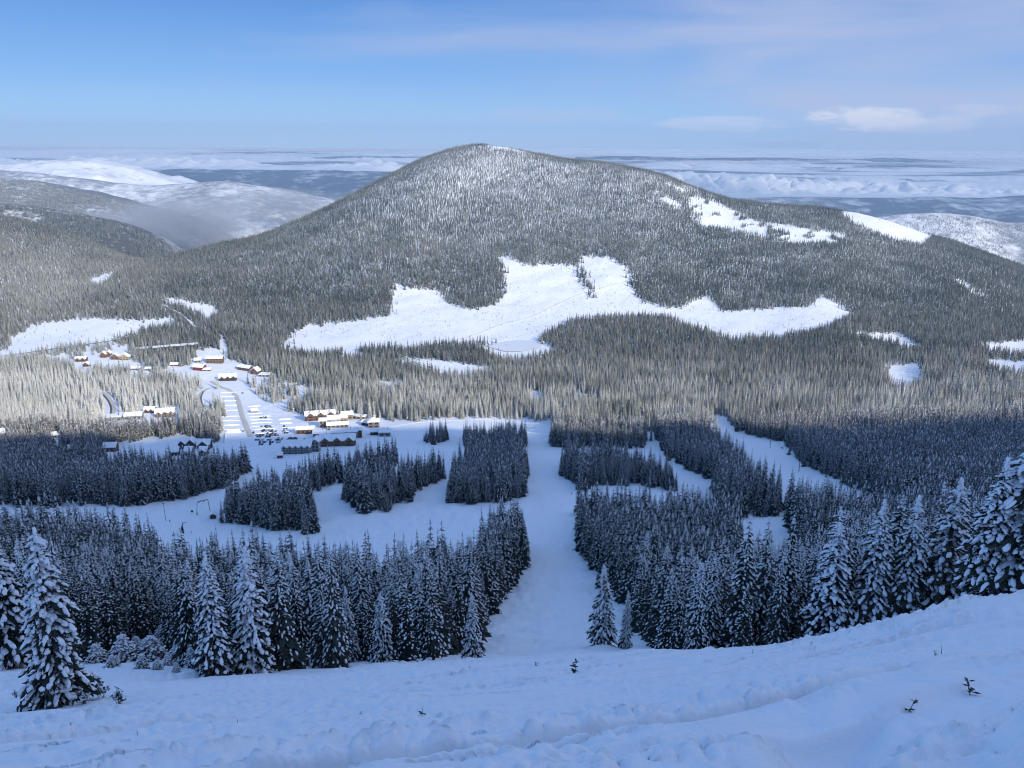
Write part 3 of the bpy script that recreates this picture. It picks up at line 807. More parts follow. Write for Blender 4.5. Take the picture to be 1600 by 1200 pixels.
# the single trees that stand out at the edge of the near slope: (foot, top, label, shape, widen)
HEROES = [
    (96, 1098, 822, 0, 0.95, 'big snow-plastered fir alone on the slope with small bushes at its foot'),
    (14, 1044, 778, 1, 1.0, 'tall snowy fir at the edge of the photo behind the big lone fir'),
    (338, 1052, 860, 3, 1.0, 'slim snow-hung fir beside the low frosted brush on the left'),
    (398, 1050, 852, 4, 1.05, 'thickly plastered white fir, brightest in the row on the left'),
    (462, 1032, 862, 2, 1.0, 'dark fir with drooping open boughs beside the thickly plastered white fir'),
    (598, 1034, 925, 0, 0.95, 'short broad snowy fir at the snow edge in the middle of the left stand'),
    (545, 1034, 915, 3, 0.9, 'narrow snowy fir with a black gap on its right side'),
    (738, 1027, 925, 1, 0.9, 'last slim fir of the left stand, beside the open run'),
    (940, 1022, 882, 1, 1.0, 'columnar fir standing alone in the run, the taller of a pair'),
    (977, 1022, 922, 4, 0.72, 'thin fir standing alone in the run, the smaller of a pair'),
    (1290, 1003, 815, 0, 1.15, 'bushy snow-hung fir rising over the crest of the right slope'),
    (1352, 990, 778, 3, 1.05, 'second bushy fir along the crest, slimmer, before the layered one'),
    (1405, 985, 772, 2, 1.1, 'layered fir with long bare-looking snowy boughs above the crest'),
    (1462, 975, 745, 2, 1.25, 'widest open-branched fir with herringbone snowy boughs above the crest'),
    (1533, 955, 712, 3, 1.15, 'tall dark-topped fir next to the huge plastered fir at the photo edge'),
    (1580, 950, 662, 5, 1.25, 'huge snow-plastered fir cut off by the right edge of the photo'),
    (1085, 1024, 880, 1, 1.0, 'pale snow-coated fir with a slim crown, first behind the crest'),
    (1108, 1018, 900, 0, 0.8, 'small pale fir pressed against the slim snow-coated one'),
]
HERO_POS = []
for k, (u, v, vt, sh, wd, lab) in enumerate(HEROES):
    u0 = u
    if u > 1000:
        # feet hidden just beyond the crest
        Yd = 60.0 if u < 1500 else 52.0
        if u < 1120: Yd = 88.0
        d = ray(u, v); x = d[0] * Yd; p = np.array([x, Yd, h1(x, Yd)])
    elif u in (940, 977):
        Yd = 122.0; d = ray(u, v); x = d[0] * Yd; p = np.array([x, Yd, h1(x, Yd)])
    else:
        p = at(u, v)
    # height from the row of the tip
    hs = np.linspace(2, 60, 600)
    _, tv = project(np.full(600, p[0]), np.full(600, p[1]), p[2] + hs)
    h = float(np.interp(-vt, -tv, hs)) if tv[-1] < vt else 30.0
    HERO_POS.append((p[0], p[1], 0.12 * h))
    s = h / 11.0
    tree_object(HERO[sh], p - np.array([0, 0, 0.15]), s * wd, s, 0.7 + 1.3 * k, lab, name='snowy_fir_tree')

# keep the single trees clear of the others
HP = np.array(HERO_POS)
dd = np.sqrt((TREES[:, None, 0] - HP[None, :, 0]) ** 2 + (TREES[:, None, 1] - HP[None, :, 1]) ** 2)
TREES = TREES[(dd > HP[None, :, 2] + 1.2).all(1)]
# nothing may stand before the crest of the near slope
TREES = TREES[~((TREES[:, 1] < 75) & (TREES[:, 4] < 1000) & (TREES[:, 5] > 1052))]

# the 290 that show largest are objects of their own
px_h = FPX * TREES[:, 3] / TREES[:, 1]
order = np.argsort(-px_h * np.where((TREES[:, 4] > 0) & (TREES[:, 4] < 1600), 1.0, 0.0))
single = order[:282]
LEFT_BANDS = [(0, 135, 'behind the big lone fir'), (135, 320, 'above the low frosted brush'), (320, 430, 'behind the thickly plastered white fir'), (430, 560, 'between the drooping dark fir and the black gap'), (560, 680, 'behind the short broad snowy fir'), (680, 850, 'along the edge of the open run')]
RIGHT_BANDS = [(850, 1000, 'behind the lone pair of firs in the run'), (1000, 1140, 'behind the pale slim fir on the crest'), (1140, 1270, 'before the bushy firs of the crest'), (1270, 1420, 'around the bushy firs of the crest'), (1420, 1600, 'around the widest herringbone fir')]
def tree_words(u, v, Y):
    bands = LEFT_BANDS if u < 850 else RIGHT_BANDS
    where = [b[2] for b in bands if b[0] <= min(max(u, 0), 1599) < b[1]][0]
    row = 'front-row fir' if Y < 90 else 'second-row fir' if Y < 115 else ('mid-row fir' if Y < 150 else 'back-row fir' if Y < 200 else 'slender far-row fir')
    side = 'left of the run' if u < 850 else 'right of the run'
    return f'{row} {where}'
for n_, i in enumerate(single):
    X, Y, Z, h, u, v = TREES[i]
    lab = tree_words(u, v, Y)
    s = h / 20.0
    tree_object(NEAR[int(rng.integers(0, 9))], (X, Y, Z - 0.2), s * rng.uniform(0.85, 1.2), s, rng.uniform(0, 6.28), lab, lab, tilt=(rng.normal(0, 0.012), rng.normal(0, 0.012)))
rest = np.ones(len(TREES), bool); rest[single] = False
REST = TREES[rest]

def proto(name, mb, mats):
    o = bpy.data.objects.new(name, mb.mesh(name, mats))     # shape only, never linked into the scene
    return o
PROTOS = [proto('mid_fir', x, [M_NEEDLE_MID, M_BARK, M_SNOW_TREE]) for x in MID]
FARP = []
for i in range(8):
    rs_ = np.random.default_rng(500 + i)
    mb = far_conifer(500 + i, Rb=rs_.uniform(2.7, 3.9), tiers=int(rs_.integers(8, 11)), per=7, snow=rs_.uniform(0.08, 0.28), power=rs_.uniform(0.65, 0.95))
    FARP.append(proto('far_fir', mb, [M_NEEDLE_FAR, M_BARK, M_SNOW_TREE]))
ALLP = PROTOS + FARP

def forest_object(T, fr):
    n = len(T)
    me = bpy.data.meshes.new('forest_points')
    me.vertices.add(n)
    P = T[:, :3].copy(); P[:, 2] -= 0.3
    me.vertices.foreach_set('co', P.astype(np.float32).ravel())
    idx = np.where(T[:, 1] < 960, rng.integers(0, 8, n), 8 + rng.integers(0, 8, n)).astype(np.int32)
    a = me.attributes.new('shape', 'INT', 'POINT'); a.data.foreach_set('value', idx)
    s = T[:, 3] / 20.0; w = s * rng.uniform(0.8, 1.2, n)
    a = me.attributes.new('size', 'FLOAT_VECTOR', 'POINT'); a.data.foreach_set('vector', np.stack([w, w, s], -1).astype(np.float32).ravel())
    a = me.attributes.new('turn', 'FLOAT_VECTOR', 'POINT'); a.data.foreach_set('vector', np.stack([rng.normal(0, 0.02, n), rng.normal(0, 0.02, n), rng.uniform(0, 6.28, n)], -1).astype(np.float32).ravel())
    a = me.attributes.new('frost', 'FLOAT', 'POINT'); a.data.foreach_set('value', fr.astype(np.float32))
    me.update()
    o = link('forest', me, kind='stuff', label='snowy conifer forest covering the valley and the mountain', category='forest')
    ng = bpy.data.node_groups.new('plant_trees', 'GeometryNodeTree')
    ng.interface.new_socket('Geometry', in_out='INPUT', socket_type='NodeSocketGeometry')
    ng.interface.new_socket('Geometry', in_out='OUTPUT', socket_type='NodeSocketGeometry')
    N, L = ng.nodes, ng.links
    gi, go = N.new('NodeGroupInput'), N.new('NodeGroupOutput')
    g2i = N.new('GeometryNodeGeometryToInstance')
    for p in reversed(ALLP):
        oi = N.new('GeometryNodeObjectInfo'); oi.inputs['Object'].default_value = p
        L.new(oi.outputs['Geometry'], g2i.inputs[0])
    iop = N.new('GeometryNodeInstanceOnPoints')
    iop.inputs['Pick Instance'].default_value = True
    L.new(gi.outputs[0], iop.inputs['Points']); L.new(g2i.outputs[0], iop.inputs['Instance'])
    for nm, dt, sock in (('shape', 'INT', 'Instance Index'), ('size', 'FLOAT_VECTOR', 'Scale'), ('turn', 'FLOAT_VECTOR', 'Rotation')):
        na = N.new('GeometryNodeInputNamedAttribute'); na.data_type = dt; na.inputs['Name'].default_value = nm
        L.new(na.outputs['Attribute'], iop.inputs[sock])
    L.new(iop.outputs[0], go.inputs[0])
    md = o.modifiers.new('plant_trees', 'NODES'); md.node_group = ng
    return o



# ------------------------------------------------------------------ far country: hills beyond the mountain, valley floor, air, clouds
def hill_mat(name, snow, dark, amount, scale):
    m, nt, b = new_mat(name)
    N, L = nt.nodes, nt.links
    tc = N.new('ShaderNodeTexCoord')
    n1 = N.new('ShaderNodeTexNoise'); n1.inputs['Scale'].default_value = 0.0016; n1.inputs['Detail'].default_value = 6
    mp = N.new('ShaderNodeMapping'); mp.inputs['Scale'].default_value = (1, 0.45, 1)
    L.new(tc.outputs['Object'], mp.inputs[0]); L.new(mp.outputs[0], n1.inputs['Vector'])
    n2 = N.new('ShaderNodeTexNoise'); n2.inputs['Scale'].default_value = scale; n2.inputs['Detail'].default_value = 3; n2.inputs['Roughness'].default_value = 0.7
    L.new(tc.outputs['Object'], n2.inputs['Vector'])
    mr1 = N.new('ShaderNodeMapRange'); mr1.inputs['From Min'].default_value = 0.38; mr1.inputs['From Max'].default_value = 0.62; mr1.inputs['To Min'].default_value = -0.12; mr1.inputs['To Max'].default_value = 0.12
    L.new(n1.outputs['Fac'], mr1.inputs['Value'])
    ad = N.new('ShaderNodeMath'); ad.operation = 'ADD'; L.new(mr1.outputs[0], ad.inputs[0]); L.new(n2.outputs['Fac'], ad.inputs[1])
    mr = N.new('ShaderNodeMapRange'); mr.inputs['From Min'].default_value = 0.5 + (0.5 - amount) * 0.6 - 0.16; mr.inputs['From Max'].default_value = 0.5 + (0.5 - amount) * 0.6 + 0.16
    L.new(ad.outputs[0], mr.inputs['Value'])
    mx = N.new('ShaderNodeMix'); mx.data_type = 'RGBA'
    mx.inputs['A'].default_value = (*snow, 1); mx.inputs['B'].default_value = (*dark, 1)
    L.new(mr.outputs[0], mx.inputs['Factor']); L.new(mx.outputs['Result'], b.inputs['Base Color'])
    b.inputs['Roughness'].default_value = 0.8; b.inputs['Specular IOR Level'].default_value = 0.1
    return m
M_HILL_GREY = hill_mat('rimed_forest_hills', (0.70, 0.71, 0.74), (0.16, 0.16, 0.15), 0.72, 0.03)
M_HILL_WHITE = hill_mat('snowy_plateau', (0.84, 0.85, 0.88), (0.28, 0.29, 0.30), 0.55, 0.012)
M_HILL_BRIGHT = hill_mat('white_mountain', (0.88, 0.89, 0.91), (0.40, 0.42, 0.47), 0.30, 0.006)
M_HILL_BLUE = hill_mat('haze_tinted_far_forest', (0.55, 0.58, 0.64), (0.040, 0.055, 0.080), 0.74, 0.004)  # blue of distance haze is partly painted into forest and snow colours
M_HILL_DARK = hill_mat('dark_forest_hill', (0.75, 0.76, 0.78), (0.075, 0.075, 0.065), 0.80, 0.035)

HILL_PTS = []
def hill(name, line, D, drop, mat, label, relief=14.0, back=0.35, plant=None, seed=0):
    """a hill whose crest runs along the photo line at distance D, falling towards the viewer by `drop` over its front"""
    us = np.array([p[0] for p in line], float); vv = np.array([p[1] for p in line], float)
    n = 260; u = np.linspace(us[0], us[-1], n); v = np.interp(u, us, vv)
    v = np.convolve(np.pad(v, 6, mode='edge'), np.ones(13) / 13, 'valid')
    dirs = np.array([ray(a, b) for a, b in zip(u, v)])
    t = np.concatenate([np.linspace(-1, 0, 40), np.linspace(0.05, 1, 14)])
    Y = D * (1 + np.where(t < 0, 0.22 * t, back * t))
    crest = dirs[:, 2] * D
    T, C = np.meshgrid(t, crest, indexing='ij')
    Yg = np.repeat(Y[:, None], n, 1)
    X = dirs[None, :, 0] * D * (0.35 + 0.65 * Yg / D)
    fall = np.where(T < 0, drop * (np.abs(T) ** 1.25), drop * 0.8 * np.abs(T) ** 1.5)
    wl_ = D / 9.0
    Z = C - fall + relief * fbm(X / wl_, Yg / wl_, 5, seed) * np.minimum(1, 0.25 + 2.0 * np.abs(T)) + relief * 0.30 * fbm(X / wl_ * 5, Yg / wl_ * 5, 4, seed + 3) * np.minimum(1, 0.4 + 2 * np.abs(T))
    V = np.stack([X, Yg, Z], -1).reshape(-1, 3)
    link(name, mesh_np(name, V, grid_faces(len(t), n), [mat], smooth=True), kind='structure', label=label)
    if plant:
        cnt, hmean, frost = plant
        r = rng.random(cnt) * 0.95; c = rng.random(cnt) * (n - 1)
        fi = r * 39; i0 = fi.astype(int); j0 = np.minimum(c.astype(int), n - 2)
        px = X[i0, j0] + (X[i0, j0 + 1] - X[i0, j0]) * (c - j0)
        fr = fi - i0
        py = Yg[i0, j0] * (1 - fr) + Yg[i0 + 1, j0] * fr
        pz = Z[i0, j0] * (1 - fr) + Z[i0 + 1, j0] * fr
        px = px * 1.0
        hh = hmean * np.exp(rng.normal(0, 0.2, cnt))
        gap = fbm(px / 160, py / 160, 3, seed + 9) < 0.22
        HILL_PTS.append(np.stack([px, py, pz, hh, np.full(cnt, frost), np.zeros(cnt)], -1)[gap])

hill('hill_near_left', [(-220, 296), (-60, 310), (0, 318), (60, 324), (120, 334), (200, 352), (245, 372), (275, 396), (320, 430)], 4300, 420, M_HILL_DARK, 'dark forested hill behind the left hillside', 22, plant=(26000, 19, 0.16), seed=2)
hill('hill_plateau_left', [(-250, 262), (0, 277), (60, 284), (130, 298), (190, 312), (250, 328), (300, 345), (350, 372), (420, 410)], 6300, 420, M_HILL_GREY, 'grey rimed forest plateau in the left distance', 45, plant=(26000, 17, 0.35), seed=12)
hill('hill_plateau_white', [(-250, 250), (0, 266), (60, 270), (110, 278), (170, 286), (240, 292), (290, 288), (340, 285), (400, 290), (450, 300), (510, 312), (600, 330)], 8600, 520, M_HILL_WHITE, 'snowy plateau beyond the misty valley', 60, seed=22)
hill('hill_white_mountain', [(-250, 240), (-60, 250), (10, 258), (50, 253), (90, 249), (140, 250), (185, 256), (225, 268), (270, 282), (330, 300)], 10800, 520, M_HILL_BRIGHT, 'bright white mountain on the left horizon', 170, seed=32)
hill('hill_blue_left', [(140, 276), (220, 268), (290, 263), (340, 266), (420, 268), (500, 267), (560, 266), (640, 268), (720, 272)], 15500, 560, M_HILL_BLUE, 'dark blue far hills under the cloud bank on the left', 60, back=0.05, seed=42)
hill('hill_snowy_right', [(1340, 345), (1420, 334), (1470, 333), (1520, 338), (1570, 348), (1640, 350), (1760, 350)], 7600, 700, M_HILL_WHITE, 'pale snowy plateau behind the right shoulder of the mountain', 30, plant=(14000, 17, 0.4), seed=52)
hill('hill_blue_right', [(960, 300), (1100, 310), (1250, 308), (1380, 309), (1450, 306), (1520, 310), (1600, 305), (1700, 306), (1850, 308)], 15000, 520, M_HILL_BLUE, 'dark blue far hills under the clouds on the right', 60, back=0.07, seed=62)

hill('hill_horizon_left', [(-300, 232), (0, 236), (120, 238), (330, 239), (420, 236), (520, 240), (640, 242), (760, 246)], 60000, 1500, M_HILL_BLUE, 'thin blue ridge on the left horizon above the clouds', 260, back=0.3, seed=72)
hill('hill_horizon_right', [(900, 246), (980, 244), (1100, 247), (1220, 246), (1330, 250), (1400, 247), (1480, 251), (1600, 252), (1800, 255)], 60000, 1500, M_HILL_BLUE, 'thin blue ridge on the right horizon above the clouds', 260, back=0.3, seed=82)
# snowy lowland sheet that runs on under the hills
def lowland():
    xs = np.linspace(-15500, 15500, 120); ys = np.linspace(4300, 16600, 90)
    X, Y = np.meshgrid(xs, ys)
    Z = -1130 + 60 * fbm(X / 1500, Y / 1500, 4, 77)
    link('ground', mesh_np('lowland', np.stack([X, Y, Z], -1).reshape(-1, 3), grid_faces(90, 120), [M_HILL_WHITE], smooth=True), kind='structure')
lowland()

# clouds lie beyond the air box: a sea of cloud with billowing tops
def cloud_mat():
    m, nt, b = new_mat('cloud')
    N, L = nt.nodes, nt.links
    b.inputs['Base Color'].default_value = (0.78, 0.80, 0.84, 1)
    b.inputs['Roughness'].default_value = 1.0; b.inputs['Specular IOR Level'].default_value = 0.0
    tc = N.new('ShaderNodeTexCoord')
    n = N.new('ShaderNodeTexNoise'); n.inputs['Scale'].default_value = 0.006; n.inputs['Detail'].default_value = 5
    L.new(tc.outputs['Object'], n.inputs['Vector'])
    bp = N.new('ShaderNodeBump'); bp.inputs['Strength'].default_value = 0.5; bp.inputs['Distance'].default_value = 60
    L.new(n.outputs['Fac'], bp.inputs['Height']); L.new(bp.outputs[0], b.inputs['Normal'])
    tr = N.new('ShaderNodeBsdfTranslucent'); tr.inputs['Color'].default_value = (0.9, 0.92, 0.96, 1)
    mx = N.new('ShaderNodeMixShader'); mx.inputs[0].default_value = 0.35
    L.new(b.outputs[0], mx.inputs[1]); L.new(tr.outputs[0], mx.inputs[2])
    # gaps between the sheets of cloud
    mp = N.new('ShaderNodeMapping'); mp.inputs['Scale'].default_value = (1 / 14000, 1 / 5200, 0)
    L.new(tc.outputs['Object'], mp.inputs[0])
    gn = N.new('ShaderNodeTexNoise'); gn.inputs['Scale'].default_value = 1.6; gn.inputs['Detail'].default_value = 5
    L.new(mp.outputs[0], gn.inputs['Vector'])
    gr = N.new('ShaderNodeMapRange'); gr.interpolation_type = 'SMOOTHSTEP'; gr.inputs['From Min'].default_value = 0.46; gr.inputs['From Max'].default_value = 0.62; gr.inputs['To Max'].default_value = 0.92
    L.new(gn.outputs['Fac'], gr.inputs['Value'])
    tp = N.new('ShaderNodeBsdfTransparent'); m2 = N.new('ShaderNodeMixShader')
    L.new(gr.outputs[0], m2.inputs[0]); L.new(mx.outputs[0], m2.inputs[1]); L.new(tp.outputs[0], m2.inputs[2])
    L.new(m2.outputs[0], N['Material Output'].inputs['Surface'])
    return m
M_CLOUD = cloud_mat()
def billow(x, y, s):
    r = 0; a = 1; t = 0
    for k in range(5):
        r = r + a * np.minimum(1, np.abs(vnoise(x * 2 ** k + 3.1 * k, y * 2 ** k + 7.7 * k, s + k)) * 2.2); t += a; a *= 0.5
    return r / t
def cloud_sea():
    a = np.linspace(-0.8, 0.8, 480); Y = np.concatenate([np.linspace(17600, 23000, 130), np.exp(np.linspace(math.log(23100), math.log(160000), 100))])
    A, Yg = np.meshgrid(a, Y); X = A * Yg
    big = smooth01(fbm(X / 15000, Yg / 5200, 2, 101), -0.35, 0.3)
    lf = smooth01(-X, 500, 3500)                                        # the sheet stands higher on the left
    base = -1230 + 560 * lf
    soft = fbm(X / 5200, Yg / 2600, 3, 121)
    pf = np.minimum(1, np.abs(fbm(X / 620, Yg / 620, 2, 131)) * 2.0) * 0.65 + 0.35 * np.minimum(1, np.abs(vnoise(X / 260, Yg / 260, 135)) * 1.8)
    det = 0.22 * np.minimum(1, np.abs(vnoise(X / 120, Yg / 120, 139)) * 1.8)
    rows = 0.0
    for k, (y_, wd_, am_, sc_) in enumerate(((20200, 650, 400, 1.0), (24500, 900, 210, 1.6), (31000, 1500, 260, 2.4), (43000, 3000, 330, 4.0))):
        p_ = np.minimum(1, np.abs(fbm(X / (620 * sc_), Yg / (620 * sc_), 3, 131 + k)) * 2.2) * 0.75 + det
        rows = rows + np.exp(-((Yg - y_ - 0.03 * y_ * vnoise(X / (4000 * sc_), X * 0 + k, 9)) / wd_) ** 2) * (0.15 + 0.85 * smooth01(vnoise(X / (2600 * sc_), X * 0 + 4.5 + k, 14), -0.4, 0.3)) * (0.25 + p_) * am_
    Z = base + 110 * big + 60 * soft + rows * (1 - 0.45 * lf) + 30 * pf * big + 0.0045 * (Yg - 17600)
    Z = np.minimum(Z, -230 - 0.0022 * Yg)
    link('cloud_sea', mesh_np('cloud_sea', np.stack([X, Yg, Z], -1).reshape(-1, 3), grid_faces(230, 480), [M_CLOUD], smooth=True), kind='stuff', label='sea of clouds reaching to the horizon', category='clouds')
cloud_sea()

# the air itself
def haze():
    x0, x1, y0, y1, z0, z1 = -17000, 17000, -1400, 17200, -1600, 330
    V = [(x, y, z) for z in (z0, z1) for y in (y0, y1) for x in (x0, x1)]
    F = [(0, 2, 3, 1), (4, 5, 7, 6), (0, 1, 5, 4), (2, 6, 7, 3), (0, 4, 6, 2), (1, 3, 7, 5)]
    m = bpy.data.materials.new('air'); m.use_nodes = True
    nt = m.node_tree; nt.nodes.clear()
    out = nt.nodes.new('ShaderNodeOutputMaterial'); pv = nt.nodes.new('ShaderNodeVolumePrincipled')
    pv.inputs['Color'].default_value = (0.46, 0.68, 1.0, 1); pv.inputs['Density'].default_value = HAZE
    pv.inputs['Anisotropy'].default_value = 0.0
    nt.links.new(pv.outputs[0], out.inputs['Volume'])
    me = bpy.data.meshes.new('haze'); me.from_pydata(V, [], F); me.materials.append(m)
    link('haze', me, kind='stuff')
HAZE = 5.0e-5
haze()

# fog lying in the side valley on the left
def fog(u, v, D, rx, ry, rz, dens, seed, label, ns=0.0035, lo=0.35, hi=0.7, name='fog', det=2, inner=0.25, cat=None):
    c = ray(u, v) * D
    V, F = _ico(3)
    mb = MB(); mb.add(list(V * np.array((rx, ry, rz))), F, 0, True)
    m = bpy.data.materials.new('valley_fog'); m.use_nodes = True
    nt = m.node_tree; nt.nodes.clear(); N, L = nt.nodes, nt.links
    out = N.new('ShaderNodeOutputMaterial'); pv = N.new('ShaderNodeVolumePrincipled')
    pv.inputs['Color'].default_value = (0.80, 0.86, 0.95, 1)
    tc = N.new('ShaderNodeTexCoord')
    mp = N.new('ShaderNodeMapping'); mp.inputs['Scale'].default_value = (1 / rx, 1 / ry, 1 / rz)
    L.new(tc.outputs['Object'], mp.inputs[0])
    ln = N.new('ShaderNodeVectorMath'); ln.operation = 'LENGTH'; L.new(mp.outputs[0], ln.inputs[0])
    fall = N.new('ShaderNodeMapRange'); fall.interpolation_type = 'SMOOTHSTEP'
    fall.inputs['From Min'].default_value = inner; fall.inputs['From Max'].default_value = 1.0; fall.inputs['To Min'].default_value = 1.0; fall.inputs['To Max'].default_value = 0.0
    L.new(ln.outputs['Value'], fall.inputs['Value'])
    nz = N.new('ShaderNodeTexNoise'); nz.inputs['Scale'].default_value = ns; nz.inputs['Detail'].default_value = det; nz.noise_dimensions = '4D'; nz.inputs['W'].default_value = seed * 3.7
    L.new(tc.outputs['Object'], nz.inputs['Vector'])
    nr = N.new('ShaderNodeMapRange'); nr.inputs['From Min'].default_value = lo; nr.inputs['From Max'].default_value = hi; nr.inputs['To Max'].default_value = dens
    L.new(nz.outputs['Fac'], nr.inputs['Value'])
    mu = N.new('ShaderNodeMath'); mu.operation = 'MULTIPLY'; L.new(fall.outputs[0], mu.inputs[0]); L.new(nr.outputs[0], mu.inputs[1])
    L.new(mu.outputs[0], pv.inputs['Density']); L.new(pv.outputs[0], out.inputs['Volume'])
    o = link(name, mb.mesh(name, [m]), kind='stuff', label=label, category=cat)
    o.location = tuple(c)
fog(275, 352, 5300, 700, 800, 190, 0.0065, 1, 'grey fog bank filling the side valley on the left')
fog(430, 318, 7000, 1000, 700, 150, 0.0028, 2, 'thin fog in front of the snowy plateau')


# ------------------------------------------------------------------ the village: roads, parking, buildings, cars
M_ROOF_SNOW = snow_ground_mat('roof_snow', bumps=((0.5, 0.25, 0.6),), mottling=0.03)
M_WOOD_RED = plain_mat('red_brown_timber', (0.13, 0.072, 0.055), 0.8, 0.35, 1.5)
M_WOOD_BROWN = plain_mat('brown_timber', (0.17, 0.095, 0.055), 0.8, 0.35, 1.5)
M_WOOD_ORANGE = plain_mat('orange_timber', (0.155, 0.105, 0.08), 0.8, 0.3, 1.5)
M_WOOD_DARK = plain_mat('dark_timber', (0.055, 0.042, 0.036), 0.8, 0.4, 1.5)
M_STUCCO = plain_mat('cream_stucco', (0.31, 0.285, 0.235), 0.9, 0.15, 1.0)
M_TAN = plain_mat('tan_siding', (0.25, 0.20, 0.155), 0.85, 0.2, 1.0)
M_YELLOW = plain_mat('yellow_siding', (0.33, 0.27, 0.17), 0.85, 0.2, 1.0)
M_RED = plain_mat('dark_red_siding', (0.19, 0.03, 0.035), 0.8, 0.2, 1.0)
M_GREYGREEN = plain_mat('grey_green_siding', (0.22, 0.25, 0.24), 0.85, 0.2, 1.0)
M_GLASS = plain_mat('dark_window_glass', (0.02, 0.025, 0.03), 0.1, 0.2, 1.0, 0.6)
M_METAL = plain_mat('galvanised_steel', (0.10, 0.105, 0.11), 0.5, 0.2, 2.0)
M_POLE_YELLOW = plain_mat('yellow_paint', (0.55, 0.36, 0.05), 0.5, 0.2, 2.0)
M_PATH = plain_mat('groomed_track', (0.70, 0.70, 0.71), 0.9, 0.05, 0.1, 0.1)
M_ROAD = plain_mat('sanded_snow_road', (0.56, 0.53, 0.49), 0.9, 0.18, 0.15, 0.1)
M_ROAD_BARE = plain_mat('bare_wet_road', (0.12, 0.105, 0.09), 0.7, 0.3, 0.2, 0.2)
M_ICE = plain_mat('snowy_ice', (0.70, 0.73, 0.78), 0.5, 0.06, 0.02, 0.2)
M_WATER = plain_mat('grey_slush', (0.16, 0.15, 0.16), 0.3, 0.3, 0.1, 0.4)
M_BANK = snow_ground_mat('ploughed_snow', bumps=((0.6, 0.5, 0.8), (3.0, 0.1, 0.6)), mottling=0.05)

def box_faces():
    return [(0, 2, 3, 1), (4, 5, 7, 6), (0, 1, 5, 4), (2, 6, 7, 3), (0, 4, 6, 2), (1, 3, 7, 5)]
def box_verts(x0, x1, y0, y1, z0, z1):
    return [np.array((x, y, z), float) for z in (z0, z1) for y in (y0, y1) for x in (x0, x1)]
def add_box(mb, x0, x1, y0, y1, z0, z1, mat=0):
    mb.add(box_verts(x0, x1, y0, y1, z0, z1), box_faces(), mat)
def add_prism(mb, prof, a0, a1, axis, mat=0):
    """profile of (horizontal, z) pairs swept along x or y"""
    n = len(prof); V = []
    for a in (a0, a1):
        for p, z in prof:
            V.append(np.array((a, p, z) if axis == 'x' else (p, a, z), float))
    F = [tuple(range(n))[::-1], tuple(range(n, 2 * n))] + [(i, (i + 1) % n, n + (i + 1) % n, n + i) for i in range(n)]
    mb.add(V, F, mat)
def add_rod(mb, p, q, r, mat=0, n=6, r2=None):
    p = np.array(p, float); q = np.array(q, float); d = q - p; L_ = np.linalg.norm(d); d /= L_
    a = np.cross(d, (0, 0, 1) if abs(d[2]) < 0.9 else (1, 0, 0)); a /= np.linalg.norm(a); b = np.cross(d, a)
    r2 = r if r2 is None else r2
    V = [c + (a * math.cos(2 * math.pi * k / n) + b * math.sin(2 * math.pi * k / n)) * rr for c, rr in ((p, r), (q, r2)) for k in range(n)]
    F = [(k, (k + 1) % n, n + (k + 1) % n, n + k) for k in range(n)] + [tuple(range(n))[::-1], tuple(range(n, 2 * n))]
    mb.add(V, F, mat, False)

_win_cache = {}
def window_mesh(w, h):
    k = (round(w, 1), round(h, 1))
    if k not in _win_cache:
        mb = MB(); add_box(mb, -w / 2, w / 2, -0.07, 0.10, 0, h, 0)
        add_box(mb, -w / 2 - 0.12, w / 2 + 0.12, -0.12, -0.075, -0.12, 0.0, 1)
        _win_cache[k] = mb.mesh('window', [M_GLASS, M_WOOD_DARK])
    return _win_cache[k]

